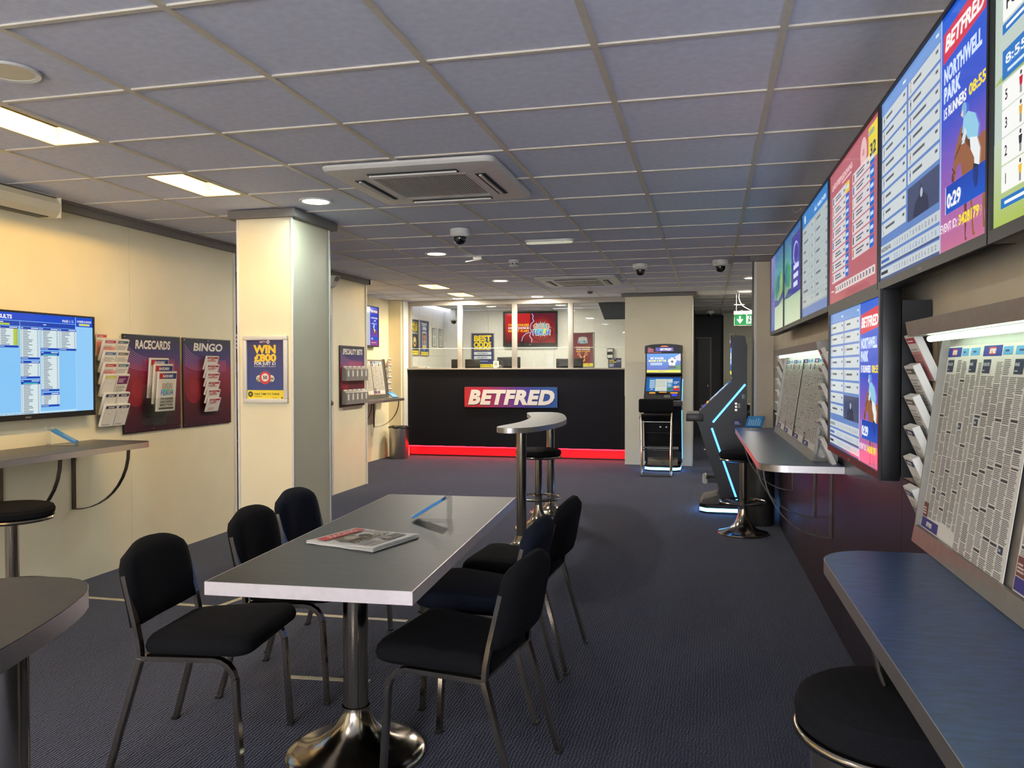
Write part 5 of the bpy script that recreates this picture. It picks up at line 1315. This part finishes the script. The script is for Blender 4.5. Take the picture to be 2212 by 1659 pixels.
def build_bar_chair(lab, loc, rz):
    """high chair facing +y"""
    t = thing('bar_chair', lab, 'bar chair', loc, rz, 'high chrome chairs')
    w = .185
    MB().rbox(-.215, .215, -.10, .27, .715, .79, .03, 3).build('seat', M_FABRIC, t)
    MB().rbox(-.22, .22, -.165, -.115, .82, 1.0, .022, 3).build('backrest', M_FABRIC, t)
    for s in (-1, 1):
        x = s*w
        MB().tube([(x*1.08,-.105,.985),(x*1.08,-.10,.80),(x*1.04,-.10,.70),(x,-.12,.36),(x,-.14,.06)]+[(x,-.155,.03),(x*1.05,-.20,.011)], .011, 10).build('rear_leg', M_CHROME, t)
        MB().tube([(x*1.05,-.20,.011),(x*1.05,.26,.011)], .011, 10).build('floor_runner', M_CHROME, t)
        MB().tube([(x*1.05,.26,.011),(x*1.05,.275,.03),(x*1.05,.25,.70)], .011, 10).build('front_leg', M_CHROME, t)
        MB().tube([(x*1.04,-.10,.70),(x*1.05,.25,.70)], .010, 10).build('side_rail', M_CHROME, t)
    MB().tube([(-w*1.05,-.20,.011),(w*1.05,-.20,.011)], .011, 10).build('floor_bar', M_CHROME, t)
    MB().tube([(-w,-.12,.37),(w,-.12,.37)], .010, 10).build('foot_rest', M_CHROME, t)
    MB().tube([(-w,-.10,.70),(w,-.10,.70)], .010, 10).build('cross_bar', M_CHROME, t)
    MB().tube([(-w,.25,.30),(w,.25,.30)], .010, 10).build('foot_rest', M_CHROME, t)
    return t
bc = build_bar_chair('high black and chrome chair before the facing betting machine', (-.665, 10.72, 0), .03)
dup(bc, (-4.62, 7.10, 0), 2.2, 'high chrome chair glimpsed in the purple side room')

# ================================================================== left wall boards and racks
def promo_board(c, title, size, small=False):
    w, h = c.w, c.h
    stops = [(0,(54,14,24)), (.25,(86,18,34)), (.5,(134,24,48)), (.64,(142,34,78)), (.74,(84,46,120)), (.84,(46,42,104)), (1,(28,24,42))]
    for (a, ca), (b, cb) in zip(stops[:-1], stops[1:]): c.rect(0, a*h, w, (b-a)*h, ca, 0, cb)
    c.rect(0, 0, w*.10, h, (30,18,30), 1, (24,20,34)) if False else None
    def trail(x, k): return h*(.748-.0155*k+.19*math.exp(-(x-.02+.018*k)/.17)+.03*max(0, x-.55)**2)
    xs = [.03+.87*q/22 for q in range(23)]
    for q in range(8, 22): c.poly([(w*xs[q], trail(xs[q], 8)), (w*xs[q+1], trail(xs[q+1], 8)), (w*xs[q+1], trail(xs[q+1], 1)), (w*xs[q], trail(xs[q], 1))], (150,52,98), 1)
    for k in range(9):       # sweeping light trails
        for q in range(22):
            p0, p1 = (w*xs[q], trail(xs[q], k)), (w*xs[q+1], trail(xs[q+1], k))
            if p0[1] > h*.97: continue
            f = q/22; c.line(*p0, *p1, .003, (int(206-30*f), int(150-60*f), int(196-70*f)), 2)
    c.disc(w*.20, h*.42, w*.16, (146,26,46), 1, h*.16); c.disc(w*.22, h*.44, w*.09, (160,36,54), 2, h*.09)
    c.text(title, w*.5, h*.865, size, (236,230,220), 2, 'C', shear=.12, fit=w*.62 if not small else w*.80, layer=4)
def board(name, lab, loc, w, h, title, size, small=False, face=face_px):
    t = thing(name, lab, 'display board', loc)
    MB().rbox(.004, .012, 0, w, 0, h, .002).build('panel', M_BLACKP, t)
    c = Canvas(w-.012, h-.012); promo_board(c, title, size, small); c.build('print', M_POSTER, t, face_px(.0125, .006, .006))
    MB().box(-.001, .004, w*.1, w*.9, h*.1, h*.9).build('batten', M_BLACKM, t)
    for y in (.02, w/2, w-.02):
        for z in (.02, h-.02): bolt(t, .012, y, z, (1,0,0), .005)
    return t
board('racecards_board', 'dark red RACECARDS board on the left wall', (-4.018, 4.885, .937), .64, .71, 'RACECARDS', .085)
board('bingo_board', 'dark red BINGO board at the end of the left wall', (-4.018, 5.555, .935), .655, .71, 'BINGO', .085)
board('speciality_bets_board', 'SPECIALITY BETS board on the cream wall by the dark door', (-4.028, 8.355, .963), .67, .697, 'SPECIALITY BETS', .085, True)

def leaf_canvas(w, h, kind):
    c = Canvas(w, h, (226,222,212)); rng = random.Random(kind)
    hd = {'red': (196,60,60), 'pink': (190,60,80), 'slate': (86,98,120), 'blue': (70,110,165), 'olive': (110,106,90), 'teal': (80,118,130), 'yellow': (214,206,80), 'purple': (110,40,90), 'navy': (44,40,84), 'bingo': (176,44,52)}.get(kind, (90,90,90))
    if kind in ('red', 'pink'): c.rect(.004, .004, w-.008, h*.62, (236,150,146), 1)
    if kind == 'purple': c.rect(w*.06, h*.55, w*.88, h*.38, hd, 1); c.greek(w*.12, h*.62, w*.6, h*.2, 3, (210,180,200), 2); c.greek(w*.06, h*.1, w*.88, h*.38, 6, (150,148,146), 1)
    else:
        c.rect(w*.06, h*.82, w*.88, h*.12, hd, 1)
        if kind == 'navy': betfred_logo(c, w*.25, h*.85, w*.5, h*.06, WHITE, 3)
        else: c.greek(w*.15, h*.85, w*.6, h*.05, 1, (230,225,220), 2)
        if kind in ('navy', 'yellow'): c.disc(w*.5, h*.80, w*.26, (190,188,182), 1, h*.24, 20, 180, 360); c.disc(w*.5, h*.81, w*.25, (226,222,212), 2, h*.23, 20, 180, 360); c.greek(w*.08, h*.06, w*.7, h*.05, 2, (120,120,130), 1)
        elif kind == 'bingo': c.greek(w*.12, h*.60, w*.76, h*.15, 2, (190,90,96), 2); c.disc(w*.5, h*.82, w*.10, (220,120,120), 3); c.greek(w*.12, h*.12, w*.5, h*.2, 3, (200,150,150), 1)
        else: c.greek(w*.08, h*.12, w*.84, h*.6, 9, (170,166,160), 1)
    return c
def leaflet(lab, loc, rz, w, h, tilt, kind, group, th=.010, cat='leaflets'):
    """stack of leaflets standing in a pocket; local +x is the reading side, y to its right"""
    t = thing('leaflet_stack', lab, cat, loc, rz, group)
    M = Matrix.Rotation(tilt, 4, 'Y')
    MB().box(-th, 0, 0, w, 0, h, M=M).build('paper_stack', M_WHITEPAP, t)
    leaf_canvas(w, h, kind).build('front_print', M_PAPER, t, M @ face_px(.0004, 0, 0))
    return t

def build_left_rack():
    t = thing('leaflet_rack', 'clear two column leaflet rack beside the racecards board', 'leaflet rack', (-4.02, 4.625, .985))
    W = .25
    MB().box(.004, .008, 0, W, 0, .62).build('back_sheet', M_ACRYLIC, t)
    MB().box(.0, .004, .02, .06, .1, .5).box(.0, .004, .19, .23, .1, .5).build('wall_fixing', M_PLASTIC, t)
    tops = [1.60, 1.52, 1.44, 1.36, 1.235, 1.155]
    kinds = [('pink','slate'), ('blue','olive'), ('red','teal'), ('yellow','purple'), ('navy','navy'), ('navy','navy')]
    rows = ('top', 'second', 'third', 'fourth', 'fifth', 'bottom')
    for i, (zt, ks) in enumerate(zip(tops, kinds)):
        h = .155; dx = .05; z0 = zt-h*math.cos(.32)-.985
        for yy in (0, W/2-.0015, W-.003):
            MB().add([(.008,yy,z0-.004),(.035,yy,z0-.004),(.09,yy,z0+.10),(.008,yy,z0+.10),(.008,yy+.003,z0-.004),(.035,yy+.003,z0-.004),(.09,yy+.003,z0+.10),(.008,yy+.003,z0+.10)], [(0,1,2,3),(7,6,5,4),(0,4,5,1),(1,5,6,2),(2,6,7,3)]).build('divider', M_ACRYLIC, t)
        MB().box(.008, .05, 0, W, z0-.006, z0-.003).build('pocket_floor', M_ACRYLIC, t)
        for q, k in enumerate(ks):
            leaflet('%s row %s leaflets in the clear rack on the left wall' % (rows[i], ('left', 'right')[q]), (-4.02+.040, 4.632+q*.122, zt-h*math.cos(.32)), 0, .113, h, .32, k, 'leaflets in the left wall rack', .018)
    leaflet('red topped leaflets standing behind the top left pocket of the left rack', (-4.02+.012, 4.632, 1.49), 0, .10, .15, .05, 'red', 'leaflets in the left wall rack', .004)
build_left_rack()

def build_racecard_holder():
    t = thing('racecard_holder', 'clear stepped holder screwed to the racecards board', 'leaflet holder', (-4.005, 5.075, .985))
    MB().box(.0, .004, 0, .27, 0, .30).build('back_sheet', M_ACRYLIC, t)
    for k, (x, y0, y1, z0, z1) in enumerate(((.035, .0, .26, .10, .30), (.06, .01, .26, .06, .24), (.085, .02, .27, 0, .20))):
        MB().box(x, x+.003, y0, y1, z0, z1).build('front_sheet', M_ACRYLIC, t)
        MB().box(.004, x, y0, y1, z0, z0+.003).build('pocket_floor', M_ACRYLIC, t)
    for y in (0, .267): MB().box(.004, .088, y, y+.003, 0, .28).build('cheek', M_ACRYLIC, t)
    def card(lab, x, y, z, full):
        c = thing('racecard_stack', lab, 'racecards', (-4.005+x, 5.075+y, z), 0, 'racecards in the stepped holder')
        M = Matrix.Rotation(.08, 4, 'Y'); w, h = .205, .295
        MB().box(-.014, 0, 0, w, 0, h, M=M).build('paper_stack', M_WHITEPAP, c)
        p = Canvas(w, h, (224,222,210)); p.rect(.008, h-.055, w*.28, .042, (176,34,44), 1); p.rect(.008+w*.28, h-.055, w*.68-.004, .042, (30,50,110), 1); p.text('RACECARDS', w*.5, h-.043, .026, WHITE, 2, 'C', fit=w*.55)
        if full:
            gold_flash(p, w*.5, h*.56, .15, True, 2)
            for y2, s in ((.085, 'TWO BONUSES'), (.062, 'ONE CHOICE'), (.039, 'MAKE IT FLASH')): p.text(s, w*.5, y2, .022, (70,74,80), 2, 'C', fit=w*.72)
            p.rect(.02, .014, w-.04, .014, (70,74,80), 1)
        else: p.greek(.02, .03, w-.04, h*.7, 12, (170,168,160), 1)
        p.build('front_print', M_PAPER, c, M @ face_px(.0004, 0, 0))
    card('rearmost racecards, their heading peeping over the others', .022, .045, 1.185, False)
    card('middle racecards in the stepped holder', .048, .06, 1.14, False)
    card('front racecards with the gold flash picture', .074, .068, 1.085, True)
build_racecard_holder()

def build_bingo_rack():
    t = thing('bingo_leaflet_rack', 'clear single column rack screwed to the bingo board', 'leaflet rack', (-4.005, 5.775, 1.02))
    MB().box(0, .003, 0, .20, 0, .50).build('back_sheet', M_ACRYLIC, t)
    for y in (0, .197): MB().box(.003, .06, y, y+.003, 0, .05).build('cheek', M_ACRYLIC, t)
    MB().box(.003, .065, 0, .20, -.003, 0).build('pocket_floor', M_ACRYLIC, t)
    MB().box(.062, .065, 0, .20, 0, .04).build('front_sheet', M_ACRYLIC, t)
    rows = ('top', 'second', 'third', 'fourth', 'fifth', 'bottom')
    for i, zt in enumerate((1.50, 1.432, 1.363, 1.295, 1.227, 1.158)):
        leaflet('%s bingo leaflets in the rack on the bingo board' % rows[i], (-4.005+.020+.003*i, 5.795, zt-.115*math.cos(.30)), 0, .165, .115, .30, 'bingo', 'bingo leaflets', .014)
build_bingo_rack()

def build_bets_boxes():
    m = mat('mid_grey_box', (128,124,118), .45, noise=.04)
    for r, (z0, nm) in enumerate(((1.258, 'upper'), (.99, 'lower'))):
        t = thing('betting_slip_dispenser', '%s row of five grey slip boxes on the speciality bets board' % nm, 'slip dispenser', (-4.015, 8.40, z0))
        for k in range(5):
            y = k*.121
            b = MB().box(.0, .055, y, y+.119, 0, .13).add([(.0,y,.13),(.055,y,.13),(.055,y+.119,.13),(.0,y+.119,.13),(.0,y,.155),(.025,y,.155),(.025,y+.119,.155),(.0,y+.119,.155)], [(4,5,6,7),(0,1,5,4),(1,2,6,5),(2,3,7,6),(3,0,4,7)]).build('slip_box', m, t)
            pts = [(y+.04,.05)]+[(y+.0595+.0195*math.cos(math.radians(a)), .115+.0195*math.sin(math.radians(a))) for a in range(180, -1, -20)]+[(y+.079,.05)]
            c = Canvas(.119, .13); c.poly([(p[0]-y, p[1]) for p in pts], (214,212,204), 1); c.rect(.042, .118, .035, .008, (90,88,84), 2)
            c.build('slot_window', M_PAPER, b, face_px(.0552, y, 0))
            MB().box(.006, .020, y+.02, y+.10, .13, .168).build('slips', M_WHITEPAP, b)
build_bets_boxes()

def build_win_poster():
    c = Canvas(.285, .405, (52,60,112)); c.rect(0, .045, .285, .36, (58,76,140), 1, (60,56,104))
    c.text('NIFTY', .098, .383, .018, (236,200,200), 2, fit=.048); c.disc(.163, .389, .0125, (230,225,225), 3); c.text('50', .163, .383, .014, (120,60,110), 2, 'C', layer=5)
    c.text('WIN', .14, .315, .0735, (240,204,60), 3, 'C', fit=.165); c.text('£800', .14, .259, .067, (240,204,60), 3, 'C', fit=.165); c.text('FOR JUST £1', .14, .2335, .029, (236,236,236), 2, 'C', fit=.165); c.text('Pick & match 3 numbers', .14, .2186, .014, (214,216,228), 0, 'C', fit=.165)
    for dx, s in ((-.045, '23'), (.045, '48')): c.disc(.14+dx, .140, .024, (222,220,200), 2); c.disc(.14+dx, .140, .024, (120,140,90), 3, None, 20, 190, 300); c.text(s, .14+dx+(-.006 if dx < 0 else .008), .132, .022, (50,46,50), 1, 'C', layer=5)
    c.disc(.14, .145, .043, (206,66,72), 6); c.disc(.14, .148, .027, (232,226,220), 7); c.text('50', .14, .137, .032, (40,36,40), 2, 'C', layer=8)
    for a in range(0, 180, 20): c.line(.14+.045*math.cos(math.radians(a)), .147+.045*math.sin(math.radians(a)), .14+.052*math.cos(math.radians(a)), .147+.052*math.sin(math.radians(a)), .0015, (226,210,220), 3)
    ttt(c, .062)
    t = framed('framed_poster', 'win 800 pounds bingo poster framed on the cream column', 'poster', (-3.092, 4.949, 1.165), face_my(0, 0, 0), c, .030, .02, mat('pale_snap_frame', (214,212,204), .35, noise=.03))
build_win_poster()

def build_side_room_notice():
    c = Canvas(.40, .56, (24,26,64)); c.greek(.04, .30, .30, .18, 4, (190,195,220), 2); c.rect(.10, .06, .12, .10, (90,92,130), 2); c.rect(0, .50, .40, .06, (14,14,20), 1)
    framed('framed_notice', 'dark blue notice with white lines on the purple side room wall', 'notice', (-5.30, 7.998, 1.30), face_my(0, 0, 0), c, .014, .01, M_BLACKM)
build_side_room_notice()

# ================================================================== newspaper display boards
def page_canvas(w, h, seed, head=True, foot=True):
    c = Canvas(w, h, (216,212,200)); rng = random.Random(seed)
    dark = (58,58,62); g1 = (122,120,115)
    n = 7; cw = (w-.02)/n
    top = h-.055
    if head:
        c.rect(.0, h-.030, w*.36, .026, (34,52,140), 1); c.rect(w*.115, h-.026, w*.13, .018, (200,60,66), 2); betfred_logo(c, w*.13, h-.023, w*.12, .011, WHITE, 3)
        c.rect(w*.38, h-.028, w*.17, .020, (92,162,206), 1); c.greek(w*.42, h-.022, w*.08, .008, 1, (40,70,110), 2); c.rect(w*.60, h-.028, w*.22, .020, (92,162,206), 1); c.greek(w*.66, h-.022, w*.08, .008, 1, (40,70,110), 2)
        for x in (.012, w*.62): c.rect(x, h-.072, .052, .034, (40,48,72), 2); c.text('DONCASTER' if x < .1 else 'NAAS', x+.004, h-.054, .011, (220,222,226), 1, fit=.044 if x < .1 else .026, layer=4); c.greek(x+.004, h-.067, .02, .004, 1, (190,195,205), 3)
    base = .055 if foot else .015
    for k in range(n):
        x = .010+k*cw; y = (h-.078 if (x < .066 or w*.62-.03 < x < w*.62+.05) else h-.036-.012*rng.random()) if head else h-.012
        while y > base+.01:
            rows = rng.randint(5, 16); hh = rows*.0042
            if y-hh < base: rows = max(1, int((y-base)/.0042)); hh = rows*.0042
            sh = rng.randint(-16, 22)
            c.greek(x, y-hh, cw*.92, hh, rows, (g1[0]+sh, g1[1]+sh, g1[2]+sh), 1, .62, .25, rng)
            y -= hh+.0022
            if rng.random() < .22 and y > base+.03: c.rect(x+cw*.05, y-.007, cw*.85, .006, dark, 2); y -= .0095
            if rng.random() < .05 and y > base+.04: c.rect(x+cw*.1, y-.018, cw*.6, .017, (52,62,80), 2); c.rect(x+cw*.2, y-.013, cw*.25, .006, (170,178,188), 3); y -= .021
    if foot:
        c.rect(.004, .022, w*.48, .028, (56,50,120), 2); betfred_logo(c, w*.17, .030, w*.16, .012, WHITE, 4); c.rect(.002, .008, w*.55, .010, (190,66,54), 2); c.greek(w*.6, .010, w*.3, .005, 1, (100,98,96), 2); c.rect(.006, .052, w*.14, .040, (112,58,52), 3); c.greek(.010, .058, w*.10, .022, 3, (206,190,180), 4)
    c.rect(0, h*.50, w, .0025, (196,192,180), 3)
    return c

def news_board(lab, loc, rz, L, nlab, pages, group, z0=.90, light=True, leaf=()):
    """local: +y runs away from the camera end, x=0 wall, -x into the room; board occupies y 0..L"""
    t = thing('newspaper_board', lab, 'display board', loc, rz, 'newspaper display boards')
    d0, d1, zb, zt = .108, .030, z0+.028, z0+.580
    def Q(d, y, z): return (-d, y, z)
    # sloping back board
    MB().add([Q(d0,0,zb),Q(d0,L,zb),Q(d1,L,zt),Q(d1,0,zt),Q(d0-.012,0,zb),Q(d0-.012,L,zb),Q(d1-.012,L,zt),Q(d1-.012,0,zt)], [(0,3,2,1),(4,5,6,7),(0,1,5,4),(1,2,6,5),(2,3,7,6),(3,0,4,7)]).build('back_board', M_SATIN, t)
    MB().add([Q(.128,0,z0+.001),Q(.128,L,z0+.001),Q(.120,L,z0+.048),Q(.120,0,z0+.048),Q(.0,0,z0+.001),Q(.0,L,z0+.001),Q(.10,L,z0+.028),Q(.10,0,z0+.028),Q(.112,0,z0+.048),Q(.112,L,z0+.048)], [(0,1,2,3),(0,4,5,1),(3,2,9,8),(8,9,6,7),(7,6,5,4),(0,3,8,7,4),(1,5,6,9,2)]).build('lower_tray', M_SATIN, t)
    for y in (0, L-.006):
        MB().add([Q(.126,y,z0+.001),Q(.0,y,z0+.001),Q(.0,y,zt+.01),Q(.05,y,zt+.01),Q(.126,y+.006,z0+.001),Q(.0,y+.006,z0+.001),Q(.0,y+.006,zt+.01),Q(.05,y+.006,zt+.01)], [(0,1,2,3),(7,6,5,4),(0,4,5,1),(1,5,6,2),(2,6,7,3),(3,7,4,0)]).build('end_cheek', M_SATIN, t)
    if light:
        MB().add([Q(.0,-.10,zt+.012),Q(.118,-.10,zt+.012),Q(.125,-.10,zt+.055),Q(0,-.10,zt+.075),Q(.0,L+.10,zt+.012),Q(.118,L+.10,zt+.012),Q(.125,L+.10,zt+.055),Q(0,L+.10,zt+.075)], [(0,1,2,3),(7,6,5,4),(0,4,5,1),(1,5,6,2),(2,6,7,3),(3,7,4,0)]).build('canopy', M_SATIN, t)
        MB().tube([Q(.088,.02,zt+.001),Q(.088,L-.02,zt+.001)], .0085, 12).build('tube_light', M_TUBE, t)
    ax = math.atan2(d0-d1, zt-zb); nrm = Vector((-math.cos(ax), 0, -math.sin(ax))) if False else None
    # pages hang on the slope: origin lower left as the reader sees it (far end), right = -y
    up = Vector((d0-d1, 0, zt-zb)).normalized(); right = Vector((0,-1,0)); nn = right.cross(up)
    R3 = Matrix(((right.x, up.x, nn.x), (right.y, up.y, nn.y), (right.z, up.z, nn.z))).to_4x4()
    base = Matrix.Translation(loc) @ Matrix.Rotation(rz, 4, 'Z')
    for k, (ya, w, h, off, sk, hd, ft, pl) in enumerate(pages):
        p = thing('newspaper_page', pl, 'newspaper page', (0,0,0), 0, group)
        Mw = base @ Matrix.Translation(Vector((-d0, ya, zb))+up*off+nn*(.0015+.0055*(k % 2))) @ R3 @ Matrix.Rotation(sk, 4, 'Z')
        p.matrix_world = Mw
        MB().box(0, w, 0, h, -.0012, 0).build('sheet', M_WHITEPAP, p)
        page_canvas(w, h, nlab*31+k, hd, ft).build('print', M_PAPER, p, Matrix.Translation((0,0,.0003)))
    # leaflet pockets at the ends
    for (yc, nmw, n) in leaf:
        r = thing('leaflet_rack', 'clear stepped leaflet rack %s' % nmw, 'leaflet rack', base @ Vector((0, yc, 0)), rz, 'racks at the newspaper boards')
        MB().box(-.010, -.002, 0, .115, z0+.06, z0+.60).build('back_sheet', M_ACRYLIC, r)
        rows = ('top', 'second', 'third', 'fourth', 'fifth', 'bottom')
        kinds = ('pink', 'olive', 'olive', 'navy', 'navy', 'slate')
        for i in range(n):
            zt2 = z0+.60-i*.093
            MB().box(-.055, -.010, 0, .115, zt2-.145, zt2-.142).build('pocket_floor', M_ACRYLIC, r)
            MB().add([(-.055,0,zt2-.142),(-.055,.115,zt2-.142),(-.085,.115,zt2-.06),(-.085,0,zt2-.06)], [(0,1,2,3)]).build('pocket_front', M_ACRYLIC, r)
            leaflet('%s leaflets in the rack %s' % (rows[i], nmw), base @ Vector((-.045, yc+.11, zt2-.140)), rz+math.pi, .105, .15, .42, kinds[i], 'leaflets beside the newspaper boards', .022)
    return t
ords = ('first', 'second', 'third', 'fourth', 'fifth', 'sixth', 'seventh', 'eighth')
# near right board
Lb = 2.30
pg = []
for k, (ya, w, h, off, sk) in enumerate(((2.285, .315, .535, -.0, .0), (1.985, .345, .545, -.012, -.004), (1.60, .345, .535, 0., .003), (1.23, .345, .535, .0, -.002), (.86, .345, .535, 0, .002), (.49, .345, .535, 0, 0))):
    pg.append((ya, w, h, off, sk, k in (0, 1, 3), k in (0, 2, 4), '%s newspaper page from the far end of the near right board' % ords[k]))
news_board('near newspaper board with lit canopy above the blue shelf on the right', RP(.235, 0), RTH, Lb, 1, pg, 'pages on the near right board', leaf=((Lb+.085, 'at the far end of the near right board', 6),))
# far right board
Lf = 2.10
pg = []
for k in range(4):
    pg.append((2.07-k*.51, .495, .535, .0, (.004, -.006, .003, -.003)[k], True, True, '%s newspaper page from the far end of the far right board' % ords[k]))
news_board('far newspaper board with lit canopy above the far right shelf', RP(4.55, 0), RTH, Lf, 2, pg, 'pages on the far right board', leaf=((Lf+.10, 'at the far end of the far right board', 6), (-.125, 'at the near end of the far right board', 6)))
# alcove board on the left
def alcove_board():
    # same kind of board on the alcove wall: the wall frame is turned round, so y runs towards the camera
    pg = [(.50, .40, .50, .03, 0, True, True, 'newspaper page on the alcove board nearest the counter'), (.95, .40, .50, .03, 0, True, True, 'newspaper page on the alcove board partly hidden by the cream wall')]
    news_board('white newspaper board on the alcove shelf', (-4.93, 11.72, 0), math.pi, 1.0, 3, pg, 'pages on the alcove board', .95, False, leaf=((-.16, 'beside the alcove board', 6),))
alcove_board()
